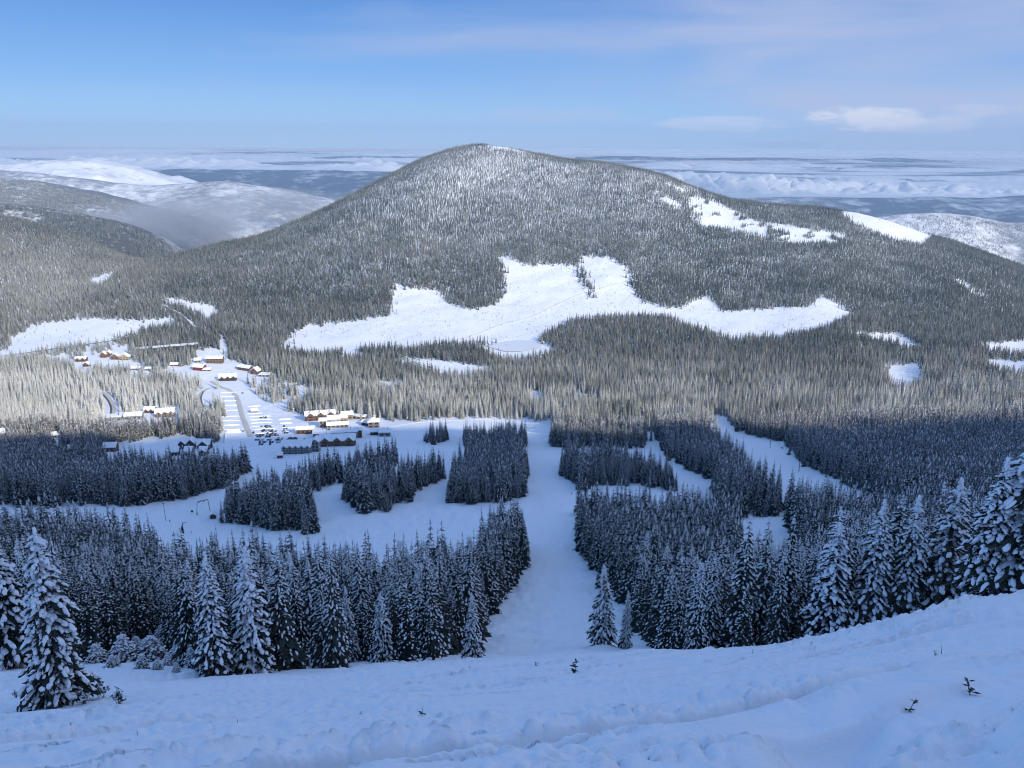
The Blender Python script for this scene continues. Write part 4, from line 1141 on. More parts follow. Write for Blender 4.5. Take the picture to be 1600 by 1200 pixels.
def building(u, v, L_px, W, Hm, roof, wall, label, rz=0.0, pitch=0.5, gables=0, floors=2, win=True, name='lodge', gable_mat=None, snow=0.7, category='building', tower=False, Y=None):
    """u, v: foot of the middle of the front wall; L_px its length in photo pixels; the rest in metres"""
    if Y is None:
        p = at(u, v)
    else:
        d = ray(u, v); p = np.array([d[0] * Y, Y, h1(d[0] * Y, Y)])
    Lm = L_px * p[1] / FPX / max(math.cos(rz), 0.6)
    c = np.array([p[0] - math.sin(rz) * W / 2, p[1] + math.cos(rz) * W / 2])
    # lowest ground under the house
    cs = [(sx * Lm / 2, sy * W / 2) for sx in (-1, 1) for sy in (-1, 1)]
    zs = [h1(c[0] + a * math.cos(rz) - b * math.sin(rz), c[1] + a * math.sin(rz) + b * math.cos(rz)) for a, b in cs]
    z0 = float(p[2]); dig = z0 - min(zs) + 1.0
    t = thing(name, label, category, (c[0], c[1], z0), rz)
    hl, hw = Lm / 2, W / 2
    mb = MB()
    rise = pitch * (hw if roof == 'x' else hl)
    if roof == 'x':
        add_prism(mb, [(-hw, -dig), (hw, -dig), (hw, Hm), (0, Hm + rise - 0.05), (-hw, Hm)], -hl, hl, 'x')
    elif roof == 'y':
        add_prism(mb, [(-hl, -dig), (hl, -dig), (hl, Hm), (0, Hm + rise - 0.05), (-hl, Hm)], -hw, hw, 'y')
    else:
        add_box(mb, -hl, hl, -hw, hw, -dig, Hm)
    link('wall', mb.mesh('wall', [wall]), t)
    o = 0.9                                    # eaves
    rf, sn = MB(), MB()
    def slope(axis, half, run0, run1, base, ris, th, mbx, lift, ov):
        # two slabs meeting at the ridge
        k = ris / half
        for s in (-1, 1):
            a, b = s * (half + ov), 0.0
            prof = [(a, base - k * ov + lift), (b, base + ris + lift), (b, base + ris + lift + th), (a, base - k * ov + lift + th * 0.75)]
            add_prism(mbx, prof, run0, run1, axis)
    if roof in ('x', 'y'):
        ax = 'x' if roof == 'x' else 'y'
        half, run = (hw, hl) if roof == 'x' else (hl, hw)
        slope(ax, half, -run - o, run + o, Hm, rise, 0.22, rf, 0.02, o)
        slope(ax, half, -run - o - 0.05, run + o + 0.05, Hm, rise, snow, sn, 0.26, o + 0.08)
    elif roof == 'hip':
        rise = pitch * hw
        e = o
        V = [np.array(q, float) for q in ((-hl - e, -hw - e, Hm), (hl + e, -hw - e, Hm), (hl + e, hw + e, Hm), (-hl - e, hw + e, Hm), (-(hl - hw) if hl > hw else 0, 0, Hm + rise), ((hl - hw) if hl > hw else 0.01, 0, Hm + rise))]
        F = [(0, 1, 5, 4), (2, 3, 4, 5), (1, 2, 5), (3, 0, 4), (3, 2, 1, 0)]
        rf.add(V, F, 0); sn.add([q + np.array((0, 0, snow)) for q in V] + V, F + [(6, 7, 1, 0), (7, 8, 2, 1), (8, 9, 3, 2), (9, 6, 0, 3)], 0)
    else:
        add_box(rf, -hl - 0.3, hl + 0.3, -hw - 0.3, hw + 0.3, Hm + 0.01, Hm + 0.35)
        add_box(sn, -hl - 0.35, hl + 0.35, -hw - 0.35, hw + 0.35, Hm + 0.36, Hm + 0.36 + snow)
    ro = link('roof', rf.mesh('roof', [M_WOOD_DARK]), t)
    link('roof_snow', sn.mesh('roof_snow', [M_ROOF_SNOW]), ro)
    gm = gable_mat or wall
    for g in range(gables):
        gx = -hl + (g + 0.5) * Lm / gables
        gw = Lm / gables * 0.40; gr = gw * 0.85
        b = MB(); add_prism(b, [(gx - gw, -dig), (gx + gw, -dig), (gx + gw, Hm * 0.92), (gx, Hm * 0.92 + gr), (gx - gw, Hm * 0.92)], -hw - 1.6, 0.0, 'y')
        go = link('gable', b.mesh('gable', [gm]), t)
        s = MB()
        for q in (-1, 1):
            a = gx + q * (gw + 0.5); ze = Hm * 0.92 - 0.5 * gr / gw
            add_prism(s, [(a, ze), (gx, Hm * 0.92 + gr + 0.02), (gx, Hm * 0.92 + gr + snow + 0.5), (a, ze + snow * 0.8 + 0.5)], -hw - 2.3, 0.2, 'y')
        link('gable_snow', s.mesh('gable_snow', [M_ROOF_SNOW]), go)
        if win:
            for f in range(floors):
                w = link('window', window_mesh(gw * 0.9, min(1.9, Hm / floors * 0.5)), t); w.location = (gx, -hw - 1.66, Hm / floors * (f + 0.28))
    if win and not gables:
        nw = max(2, int(Lm / 5.0)); nw = min(nw, 9)
        for f in range(floors):
            for i in range(nw):
                w = link('window', window_mesh(Lm / nw * 0.5, min(2.0, Hm / floors * 0.5)), t)
                w.location = (-hl + (i + 0.5) * Lm / nw, -hw - 0.02, Hm / floors * (f + 0.28))
    if win and Lm > 12 and roof != 'y':
        cb = MB(); add_box(cb, hl * 0.45, hl * 0.45 + 1.0, 0.5, 1.5, Hm, Hm + rise * (1 if roof != 'flat' else 0.2) + 1.8)
        link('chimney', cb.mesh('chimney', [M_WOOD_DARK]), ro)
    for q in np.linspace(-hl, hl, max(1, int(Lm / W * 1.5))):
        FOOT.append((c[0] + q * math.cos(rz), c[1] + q * math.sin(rz), W * 0.72))
    YARD.append((u, v, L_px if L_px < 80 else -4))
    return t
FOOT = []
YARD = []

BUILDINGS = [
    # the core of the resort, by the foot of the runs
    dict(u=501, v=657, L_px=46, W=13, Hm=8, roof='x', wall=M_WOOD_RED, label='red-brown lodge with three front gables at the back of the resort core', rz=0.30, gables=3, floors=2),
    dict(u=505, v=668, L_px=12, W=11, Hm=8.5, roof='x', wall=M_TAN, label='narrow tan block with a dark balcony front beside the red-brown lodge', rz=0.1, pitch=0.35, floors=2),
    dict(u=522, v=662, L_px=20, W=13, Hm=6, roof='x', wall=M_STUCCO, label='long white-roofed wing behind the curved cream building', rz=0.2, pitch=0.45, floors=1),
    dict(u=537, v=660, L_px=11, W=12, Hm=6.5, roof='x', wall=M_STUCCO, label='short white-roofed wing joined to the long one', rz=0.1, pitch=0.45, floors=1),
    dict(u=543, v=656, L_px=18, W=13, Hm=7, roof='x', wall=M_TAN, label='tan building with a plain white roof next to the forest edge', rz=0.25, pitch=0.4, floors=1),
    dict(u=528, v=672, L_px=34, W=10, Hm=6.5, roof='x', wall=M_STUCCO, label='cream walled building with a row of dark bays in the middle of the resort', rz=0.18, pitch=0.45, floors=2),
    dict(u=538, v=685, L_px=42, W=12, Hm=7.5, roof='x', wall=M_STUCCO, label='large cream building with wide dark windows above the front lodge', rz=0.14, pitch=0.4, floors=2),
    dict(u=560, v=684, L_px=12, W=11, Hm=9, roof='hip', wall=M_WOOD_BROWN, label='dark brown corner tower at the end of the large cream building', rz=0.2, pitch=0.3, floors=3),
    dict(u=477, v=678, L_px=28, W=11, Hm=5.5, roof='x', wall=M_WOOD_BROWN, label='low brown building with a wide white roof beside the parked cars', rz=0.15, pitch=0.35, floors=1),
    dict(u=499, v=684, L_px=20, W=11, Hm=5.0, roof='x', wall=M_WOOD_BROWN, label='low hall tucked behind the front lodge', rz=0.1, pitch=0.4, floors=1),
    dict(u=527, v=697, L_px=58, W=16, Hm=6.5, roof='x', wall=M_WOOD_BROWN, label='front lodge with three broad gables and a wavy snow roof facing the run', rz=0.12, gables=3, floors=2, pitch=0.55),
    dict(u=463, v=709, L_px=48, W=16, Hm=8.0, roof='x', wall=M_GREYGREEN, label='long lodge with five pointed grey gables at the edge of the shade', rz=0.06, gables=5, floors=3, pitch=0.5),
    dict(u=493, v=706, L_px=11, W=12, Hm=11.0, roof='y', wall=M_GREYGREEN, label='tall end tower of the long five-gabled lodge', rz=0.06, floors=3, pitch=0.75),
    dict(u=584, v=669, L_px=18, W=13, Hm=8, roof='hip', wall=M_TAN, label='square tan house with a pyramid snow roof by the run', rz=0.15, pitch=0.6, floors=2),
    dict(u=570, v=665, L_px=12, W=9, Hm=4, roof='x', wall=M_WOOD_DARK, label='dark shed left of the square tan house', rz=-0.5, pitch=0.4, floors=1, win=False, name='shed'),
    dict(u=585, v=680, L_px=13, W=14, Hm=4.0, roof='x', wall=M_WOOD_DARK, label='slab-roofed lift shed below the square tan house', rz=0.15, pitch=0.25, floors=1, win=False, name='shed'),
    dict(u=601, v=682, L_px=18, W=14, Hm=5.0, roof='x', wall=M_GREYGREEN, label='green-grey lift station, last building of the resort beside the run', rz=0.1, pitch=0.25, floors=1),
    dict(u=560, v=655, L_px=22, W=9, Hm=3.5, roof='flat', wall=M_TAN, label='low flat-roofed hall along the forest edge', rz=-0.2, floors=1),
    dict(u=437, v=716, L_px=8, W=6, Hm=3.5, roof='x', wall=M_WOOD_RED, label='small brown hut at the lower end of the five-gabled lodge', rz=0.1, floors=1, name='hut', category='hut'),
    # the far cluster up the valley
    dict(u=335, v=568, L_px=25, W=14, Hm=9, roof='x', wall=M_WOOD_ORANGE, label='orange-brown three-storey block with a row of dormers at the head of the village', rz=0.08, pitch=0.4, floors=3),
    dict(u=309, v=567, L_px=10, W=11, Hm=5, roof='x', wall=M_GREYGREEN, label='pale chalet left of the orange-brown block', rz=0.2, floors=1, name='chalet', category='house'),
    dict(u=309, v=579, L_px=17, W=13, Hm=6, roof='x', wall=M_RED, label='dark red house in the middle of the upper village', rz=-0.2, floors=1, name='house', category='house'),
    dict(u=323, v=580, L_px=12, W=9, Hm=3, roof='x', wall=M_TAN, label='low annex in front of the dark red house', rz=0.2, pitch=0.35, floors=1, name='house', category='house'),
    dict(u=356, v=595, L_px=26, W=17, Hm=5.5, roof='x', wall=M_WOOD_DARK, label='wide dark chalet with small gables and a big white roof', rz=0.25, gables=3, floors=1, name='chalet', category='house'),
    dict(u=380, v=579, L_px=22, W=12, Hm=5.5, roof='x', wall=M_WOOD_RED, label='long red-brown building along the foot of the forest', rz=-0.45, pitch=0.5, floors=1),
    dict(u=397, v=585, L_px=12, W=11, Hm=6, roof='y', wall=M_WOOD_RED, label='red gabled house at the end of the long red-brown building', rz=-0.3, pitch=0.8, floors=1, name='house', category='house'),
    dict(u=412, v=589, L_px=18, W=14, Hm=3.5, roof='flat', wall=M_GREYGREEN, label='flat white-roofed house by the brush-covered mound', rz=-0.1, floors=1, name='house', category='house'),
    dict(u=161, v=559, L_px=8, W=9, Hm=6.5, roof='y', wall=M_WOOD_BROWN, label='left one of the joined pair of brown chalets below the valley road', rz=0.1, pitch=0.9, floors=2, name='chalet', category='house'),
    dict(u=169, v=558, L_px=8, W=9, Hm=7, roof='y', wall=M_WOOD_ORANGE, label='right one of the joined pair of brown chalets below the valley road', rz=0.1, pitch=0.9, floors=2, name='chalet', category='house'),
    dict(u=179, v=562, L_px=11, W=10, Hm=6, roof='y', wall=M_WOOD_ORANGE, label='orange timber chalet between the pair and the yellow chalet', rz=0.15, pitch=0.75, floors=2, name='chalet', category='house'),
    dict(u=194, v=563, L_px=14, W=11, Hm=6, roof='y', wall=M_YELLOW, label='yellow chalet, easternmost of the chalets below the valley road', rz=0.1, pitch=0.7, floors=2, name='chalet', category='house'),
    dict(u=126, v=565, L_px=16, W=10, Hm=5, roof='x', wall=M_WOOD_RED, label='brown house with a snowy balcony behind the rimed trees', rz=0.1, gables=2, floors=1, name='house', category='house'),
    dict(u=262, v=548, L_px=84, W=14, Hm=7.5, roof='flat', wall=M_WOOD_DARK, label='very long dark lodge half hidden behind a row of trees', rz=0.42, floors=2),
    dict(u=272, v=572, L_px=12, W=8, Hm=3, roof='x', wall=M_WOOD_BROWN, label='small hut on the open snow below the very long lodge', rz=0.1, floors=1, name='hut', category='hut'),
    # houses in the near valley on the left
    dict(u=178, v=658, L_px=23, W=13, Hm=5, roof='flat', wall=M_GREYGREEN, label='long flat-roofed house beside the road bend', rz=0.2, floors=1, name='house', category='house'),
    dict(u=208, v=656, L_px=26, W=13, Hm=5.5, roof='x', wall=M_GREYGREEN, label='grey house with a hipped snow roof next to the flat-roofed one', rz=0.2, pitch=0.4, floors=1, name='house', category='house'),
    dict(u=233, v=645, L_px=16, W=11, Hm=4, roof='x', wall=M_WOOD_RED, label='row house with three small snow roofs among rimed trees', rz=0.1, gables=2, floors=1, name='house', category='house'),
    dict(u=258, v=652, L_px=28, W=14, Hm=6.5, roof='x', wall=M_WOOD_ORANGE, label='large house with three white gables among the rimed trees', rz=0.3, gables=3, floors=2, name='house', category='house'),
    dict(u=171, v=706, L_px=19, W=12, Hm=5, roof='x', wall=M_WOOD_BROWN, label='brown house at the left end of the open shaded field', rz=0.15, pitch=0.5, floors=1, name='house', category='house'),
    dict(u=112, v=710, L_px=14, W=11, Hm=6, roof='x', wall=M_WOOD_DARK, label='dark house in the shaded forest on the left', rz=0.1, pitch=0.4, floors=2, name='house', category='house'),
    dict(u=90, v=706, L_px=9, W=9, Hm=4, roof='x', wall=M_WOOD_DARK, label='small snow-roofed cabin beside the dark forest house', rz=0.3, pitch=0.5, floors=1, name='cabin', category='house'),
    dict(u=284, v=702, L_px=10, W=11, Hm=6, roof='y', wall=M_WOOD_DARK, label='first dark gabled chalet at the right end of the shaded field', rz=0.2, pitch=1.0, floors=1, name='chalet', category='house'),
    dict(u=298, v=702, L_px=12, W=12, Hm=6.5, roof='y', wall=M_WOOD_DARK, label='steep black-gabled chalet, highest of the chalets by the shaded field', rz=0.2, pitch=1.05, floors=1, name='chalet', category='house'),
    dict(u=318, v=702, L_px=20, W=11, Hm=5.5, roof='x', wall=M_WOOD_DARK, label='wide chalet with one dark arched gable by the parking lot', rz=0.05, gables=1, floors=1, pitch=0.7, name='chalet', category='house'),
    dict(u=272, v=713, L_px=13, W=10, Hm=5, roof='x', wall=M_WOOD_DARK, label='lower chalet in front of the first dark gabled one', rz=0.2, pitch=0.6, floors=1, name='chalet', category='house'),
    dict(u=294, v=712, L_px=11, W=10, Hm=5, roof='x', wall=M_WOOD_DARK, label='lower chalet in front of the steep black-gabled one', rz=0.1, pitch=0.6, floors=1, name='chalet', category='house'),
    dict(u=317, v=712, L_px=12, W=10, Hm=5, roof='x', wall=M_WOOD_DARK, label='lower chalet in front of the wide one by the parking lot', rz=0.05, pitch=0.6, gables=1, floors=1, name='chalet', category='house'),
    dict(u=6, v=684, L_px=15, W=12, Hm=6, roof='x', wall=M_WOOD_RED, label='brown sunlit house at the left edge above the shade line', rz=0.2, pitch=0.5, floors=1, name='house', category='house'),
    dict(u=134, v=573, L_px=9, W=8, Hm=4, roof='y', wall=M_WOOD_RED, label='small brown cabin among rimed trees below the balcony house', rz=0.1, pitch=0.7, floors=1, name='cabin', category='house'),
    dict(u=212, v=578, L_px=13, W=8, Hm=3, roof='x', wall=M_WOOD_BROWN, label='low cabin at the forest edge below the yellow chalet', rz=0.1, pitch=0.5, floors=1, name='cabin', category='house'),
    dict(u=231, v=579, L_px=10, W=8, Hm=3, roof='x', wall=M_TAN, label='low pale cabin beside the forest edge cabin', rz=-0.1, pitch=0.5, floors=1, name='cabin', category='house'),
    dict(u=90, v=684, L_px=17, W=10, Hm=3.5, roof='x', wall=M_GREYGREEN, label='long low house at the shade line on the left', rz=0.35, pitch=0.4, floors=1, name='house', category='house'),
    dict(u=133, v=710, L_px=8, W=9, Hm=4, roof='y', wall=M_WOOD_DARK, label='small cabin between the dark forest house and the brown field house', rz=0.2, pitch=0.8, floors=1, name='cabin', category='house'),
    dict(u=398, v=645, L_px=9, W=7, Hm=3, roof='x', wall=M_GREYGREEN, label='small snowed-in shed in the middle of the parking area', rz=0.4, pitch=0.5, floors=1, name='shed', win=False),
]
for b_ in BUILDINGS:
    building(**b_)

# ribbons laid on the ground: roads and tracks
def ribbon(name, pts, width, mat, lift=0.12, label=None, step=6.0):
    P = np.array([at(u, v)[:2] for u, v in pts])
    seg = np.concatenate([[0], np.cumsum(np.linalg.norm(np.diff(P, axis=0), axis=1))])
    n = max(8, int(seg[-1] / step))
    s = np.linspace(0, seg[-1], n)
    x = np.interp(s, seg, P[:, 0]); y = np.interp(s, seg, P[:, 1])
    for _ in range(12):
        x[1:-1] = (x[:-2] + 2 * x[1:-1] + x[2:]) / 4; y[1:-1] = (y[:-2] + 2 * y[1:-1] + y[2:]) / 4
    tx, ty = np.gradient(x), np.gradient(y); l = np.hypot(tx, ty) + 1e-9
    nx, ny = -ty / l, tx / l
    ks = np.linspace(-0.5, 0.5, 7)
    X = x[:, None] + nx[:, None] * ks * width; Y = y[:, None] + ny[:, None] * ks * width
    Z = height(X, Y) + lift + 0.25 * (1 - (2 * ks) ** 2)
    Z[:, 0] -= 0.6; Z[:, -1] -= 0.6
    FOOTR.append(np.stack([x, y, np.full(n, width * 0.5 + 2.5)], -1))
    return link(name, mesh_np(name, np.stack([X, Y, Z], -1).reshape(-1, 3), grid_faces(n, 7), [mat], smooth=True), kind='structure', label=label)
FOOTR = []
ribbon('road', [(330, 596), (346, 606), (360, 609), (369, 618), (374, 632), (378, 648), (384, 664), (392, 682)], 9, M_ROAD, label='sanded snow road curving through the parking lot')
ribbon('road', [(346, 606), (330, 604), (318, 610), (311, 620), (313, 632), (322, 645), (330, 655)], 8, M_ROAD, label='road bend at the forest edge left of the parking lot')
ribbon('road', [(318, 612), (313, 621), (316, 632), (323, 641)], 2.4, M_ROAD_BARE, lift=0.5)
ribbon('road', [(158, 612), (168, 620), (176, 632), (177, 645), (168, 657), (150, 665), (122, 678), (85, 690), (40, 694), (-40, 690)], 9, M_ROAD, label='valley road winding past the near houses on the left')
ribbon('road', [(160, 616), (169, 625), (174, 636), (174, 646), (168, 654)], 3.0, M_ROAD_BARE, lift=0.5)
ribbon('road', [(-60, 566), (0, 557), (60, 549), (120, 541), (180, 532), (215, 524)], 5.5, M_ROAD_BARE, lift=0.35, label='dark bare road along the frozen meadow')
ribbon('road', [(255, 478), (268, 485), (280, 491), (292, 502), (300, 512)], 8, M_ROAD_BARE, lift=0.4, label='bare road cutting climbing away up the valley')
ribbon('path', [(700, 536), (740, 524), (785, 506), (830, 496), (870, 476), (900, 462), (940, 450), (990, 438)], 8, M_PATH, lift=0.3, label='groomed track rising across the big clearing')
ribbon('path', [(482, 633), (472, 626), (455, 622), (430, 612), (447, 600), (475, 606), (488, 612)], 7, M_PATH, label='snow road looping round the mound behind the resort')
ribbon('path', [(600, 668), (650, 660), (720, 656), (790, 657), (850, 662)], 7, M_BANK, label='groomed traverse at the foot of the runs')

# reservoir ice with an open hole
def patch(name, pts, mat, lift, parent=None, **props):
    P = np.array([at(u, v) for u, v in pts])
    c = P.mean(0); V = [c] + list(P)
    n = len(P)
    V = np.array(V); V[:, 2] = V[:, 2].mean() + lift if False else V[:, 2] + lift
    return link(name, mesh_np(name, V, [(0, 1 + i, 1 + (i + 1) % n) for i in range(n)], [mat], smooth=True), parent, **props)
def pond():
    t = link('frozen_pond', None, kind='structure', label='frozen reservoir with a dark thawed hole below the big clearing') if False else None
    ice = patch('water', [(757, 541), (778, 536), (806, 532), (826, 533), (848, 539), (842, 545), (815, 550), (790, 550), (770, 545)], M_ICE, 1.2, kind='structure', label='frozen reservoir below the big clearing')
    patch('water_hole', [(788 + 10 * math.cos(k * math.pi / 8), 541.5 + 2.6 * math.sin(k * math.pi / 8)) for k in range(16)], M_WATER, 1.6, ice)
pond()

# ploughed banks between the rows of the parking lot
def bank(pts, width, hgt, label):
    P = np.array([at(u, v)[:2] for u, v in pts])
    n = 16; x = np.linspace(P[0, 0], P[-1, 0], n); y = np.linspace(P[0, 1], P[-1, 1], n)
    tx, ty = P[-1] - P[0]; l = math.hypot(tx, ty); nx, ny = -ty / l, tx / l
    ks = np.linspace(-0.5, 0.5, 7)
    wob = 1 + 0.35 * rng.normal(0, 1, n).cumsum() / 8
    X = x[:, None] + nx * ks * width; Y = y[:, None] + ny * ks * width
    prof = np.cos(ks * math.pi) * hgt
    end = np.minimum(1, np.minimum(np.arange(n), np.arange(n)[::-1]) / 2.0)
    Z = height(X, Y) - 0.3 + prof[None, :] * np.clip(wob, 0.5, 1.5)[:, None] * end[:, None] + 0.25 * rng.random((n, 7)) * end[:, None]
    link('snow_bank', mesh_np('snow_bank', np.stack([X, Y, Z], -1).reshape(-1, 3), grid_faces(n, 7), [M_BANK], smooth=True), label=label, category='snow bank', group='ploughed banks in the parking lot')
for v_ in (613, 619, 626, 633, 641, 650, 657, 664, 671):
    off = (v_ - 613) * 0.16
    bank([(343 + off * 0.4, v_ + 1), (370 + off * 0.9, v_)], 2.8, 1.2, 'short ploughed bank left of the parking lot road')
for v_, a_, b_ in ((634, 386, 408), (645, 384, 412), (650, 386, 426), (655, 387, 428), (660, 389, 428), (665, 391, 430), (670, 393, 432), (676, 397, 434)):
    bank([(a_, v_ + 1.5), (b_, v_)], 2.8, 1.2, 'long ploughed bank between the parking rows right of the road')
for v_, a_, b_ in ((655, 434, 456), (661, 436, 458), (668, 438, 462), (674, 440, 464)):
    bank([(a_, v_ + 1), (b_, v_)], 2.8, 1.2, 'ploughed bank between the parking lot and the low brown building')
bank([(352, 676), (378, 675)], 4, 2.6, 'straight bank along the back of the ice rink')
bank([(351, 694), (352, 677)], 3, 2.0, 'straight bank along the side of the ice rink')

# parked cars
CAR_ROWS = [(653, [408, 411, 415]), (666.5, [409, 415, 418, 422, 444]), (668.5, [417, 424]), (670.5, [444, 448]), (672.5, [410, 413, 416, 420, 425]), (674.5, [411, 416, 423, 426, 431, 443]), (677, [396, 445, 449]), (678.5, [418, 423, 425.5, 428, 431]),
            (680.5, [401, 406, 409, 411.5, 418, 422, 426, 430, 434]), (683, [403, 407, 416, 419, 422]), (685.5, [435, 441, 452, 455, 457.5, 460, 463]), (688, [400, 404, 410, 419, 422.5, 431, 433.5, 436, 440, 449, 454, 458, 463]), (691.5, [406, 411, 414, 422, 426, 433, 437]), (695, [406, 410, 422]),
            (674, [375, 380]), (614.5, [379])]
CAR_COL = [plain_mat('car_paint_' + n_, c_, 0.3, 0.05, 1.0, 0.5) for n_, c_ in (('black', (0.015, 0.015, 0.017)), ('charcoal', (0.05, 0.05, 0.055)), ('blue', (0.03, 0.05, 0.12)), ('red', (0.18, 0.02, 0.02)), ('silver', (0.30, 0.31, 0.33)))]
M_TYRE = plain_mat('tyre', (0.015, 0.015, 0.015), 0.9, 0.1, 1.0, 0.1)
def car_mesh(mat, suv):
    mb = MB()
    h = 0.25 if suv else 0.0
    side = [(-2.25, 0.35), (2.2, 0.35), (2.25, 0.75 + h * 0.5), (1.95, 0.92 + h), (1.0, 1.0 + h), (0.45, 1.48 + h), (-1.45 if not suv else -2.0, 1.50 + h), (-2.15, 1.0 + h), (-2.25, 0.8)]
    n = len(side); V = []
    for yy, inset in ((-0.88, 0), (0.88, 0)):
        for x, z in side:
            V.append(np.array((x, yy * (0.84 if z > 1.2 else 1.0), z)))
    mb.add(V, [tuple(range(n)), tuple(range(n, 2 * n))[::-1]] + [(i, n + i, n + (i + 1) % n, (i + 1) % n) for i in range(n)], 0)
    for sx in (1.4, -1.4):
        for sy in (-0.9, 0.72):
            add_rod(mb, (sx, sy, 0.33), (sx, sy + 0.2, 0.33), 0.33, 2, 8)
    add_box(mb, -1.5, 0.6, -0.83, 0.83, 1.08 + h, 1.36 + h, 1)
    if not suv:
        add_box(mb, -1.2, 0.2, -0.55, 0.55, 1.50 + h, 1.56 + h, 3)
    return mb.mesh('car', [mat, M_GLASS, M_TYRE, M_ROOF_SNOW])
CARM = [car_mesh(m, k % 2 == 0) for k, m in enumerate(CAR_COL)]
ROW_WORDS = {653: 'in the empty upper part of the lot', 674: 'beside the ice rink', 614.5: 'alone in the upper lot'}
for r_, (v_, us_) in enumerate(CAR_ROWS):
    for u_ in us_:
        p = at(u_, v_)
        k = int(rng.choice([0, 0, 0, 1, 1, 2, 3, 4], 1)[0])
        colour = ('black', 'charcoal', 'dark blue', 'red', 'silver')[k]
        where = ROW_WORDS.get(v_, 'in parking row %s' % ('beside the far banks' if v_ < 676 else 'in the middle of the lot' if v_ < 684 else 'nearest the five-gabled lodge'))
        o = link('parked_car', CARM[k], label=f'{colour} car parked {where}', category='car', group='cars in the parking lot')
        o.location = (p[0], p[1], p[2] + 0.02); o.rotation_euler = (0, 0, math.pi / 2 + rng.normal(0, 0.06) + (math.pi if rng.random() < 0.5 else 0))

# ------------------------------------------------------------------ lifts, signs, people, brush and twigs
def lift_tower(u, v, Hm, label, cross=5.0, rz=0.0):
    p = at(u, v)
    t = thing('lift_tower', label, 'lift tower', tuple(p), rz)
    mb = MB(); add_rod(mb, (0, 0, -0.5), (0, 0, Hm), 0.32, 0, 8, 0.24); link('mast', mb.mesh('mast', [M_METAL]), t)
    mb = MB(); add_box(mb, -cross / 2, cross / 2, -0.18, 0.18, Hm - 0.2, Hm + 0.15); link('crossarm', mb.mesh('crossarm', [M_METAL]), t)
    for s in (-1, 1):
        mb = MB(); add_box(mb, s * cross / 2 - 0.2, s * cross / 2 + 0.2, -1.6, 1.6, Hm - 0.5, Hm - 0.25); link('sheave_train', mb.mesh('sheave_train', [M_METAL]), t)
    mb = MB()
    for k in range(8):
        add_box(mb, 0.33, 0.62, -0.22, 0.22, 1.2 + k * Hm / 9, 1.27 + k * Hm / 9)
    link('ladder', mb.mesh('ladder', [M_METAL]), t)
    return p, Hm
T_ = [(1203, 700, 12, 'chairlift tower highest on the diagonal piste, against the sunlit strip'), (1248, 737, 13, 'chairlift tower with a wide crossarm in the middle of the diagonal piste'), (1313, 775, 13, 'chairlift tower rising behind the treetops low on the diagonal piste')]
tops = []
for u_, v_, h_, l_ in T_:
    p, hh = lift_tower(u_, v_, h_, l_, rz=-0.5)
    tops.append(p + np.array((0, 0, hh)))
def cable(p, q, label):
    n = 16; mb = MB(); prev = None
    for k in range(n + 1):
        t = k / n; c = p * (1 - t) + q * t - np.array((0, 0, 4 * 1.8 * t * (1 - t)))
        if prev is not None:
            add_rod(mb, prev, c, 0.05, 0, 4)
        prev = c
    link('lift_cable', mb.mesh('lift_cable', [M_METAL]), label=label, category='cable', group='cables of the chairlift')
off = np.array((2.3 * math.cos(-0.5), 2.3 * math.sin(-0.5), -0.1))
for s, w in ((-1, 'uphill'), (1, 'downhill')):
    cable(tops[0] + off * s, tops[1] + off * s, f'{w} cable between the two upper chairlift towers')
    cable(tops[1] + off * s, tops[2] + off * s, f'{w} cable between the two lower chairlift towers')
def chair_on(p, label):
    t = thing('lift_chair', label, 'lift chair', tuple(p), -0.5, 'chairs on the cable')
    mb = MB(); add_rod(mb, (0, 0, 0), (0, 0, -2.2), 0.05, 0, 5); link('hanger', mb.mesh('hanger', [M_METAL]), t)
    mb = MB(); add_box(mb, -1.1, 1.1, -0.3, 0.3, -2.75, -2.6); link('seat', mb.mesh('seat', [M_WOOD_DARK]), t)
    mb = MB(); add_box(mb, -1.1, 1.1, 0.3, 0.38, -2.7, -1.95); link('backrest', mb.mesh('backrest', [M_WOOD_DARK]), t)
for a, b, f, s, lab in ((0, 1, 0.35, 1, 'empty chair hanging below the upper chairlift tower'), (0, 1, 0.7, -1, 'empty chair hanging just above the middle chairlift tower'), (1, 2, 0.3, 1, 'empty chair hanging just below the middle chairlift tower'), (1, 2, 0.75, -1, 'empty chair hanging above the lowest chairlift tower')):
    q = tops[a] * (1 - f) + tops[b] * f + off * s - np.array((0, 0, 4 * 1.8 * f * (1 - f)))
    chair_on(q, lab)

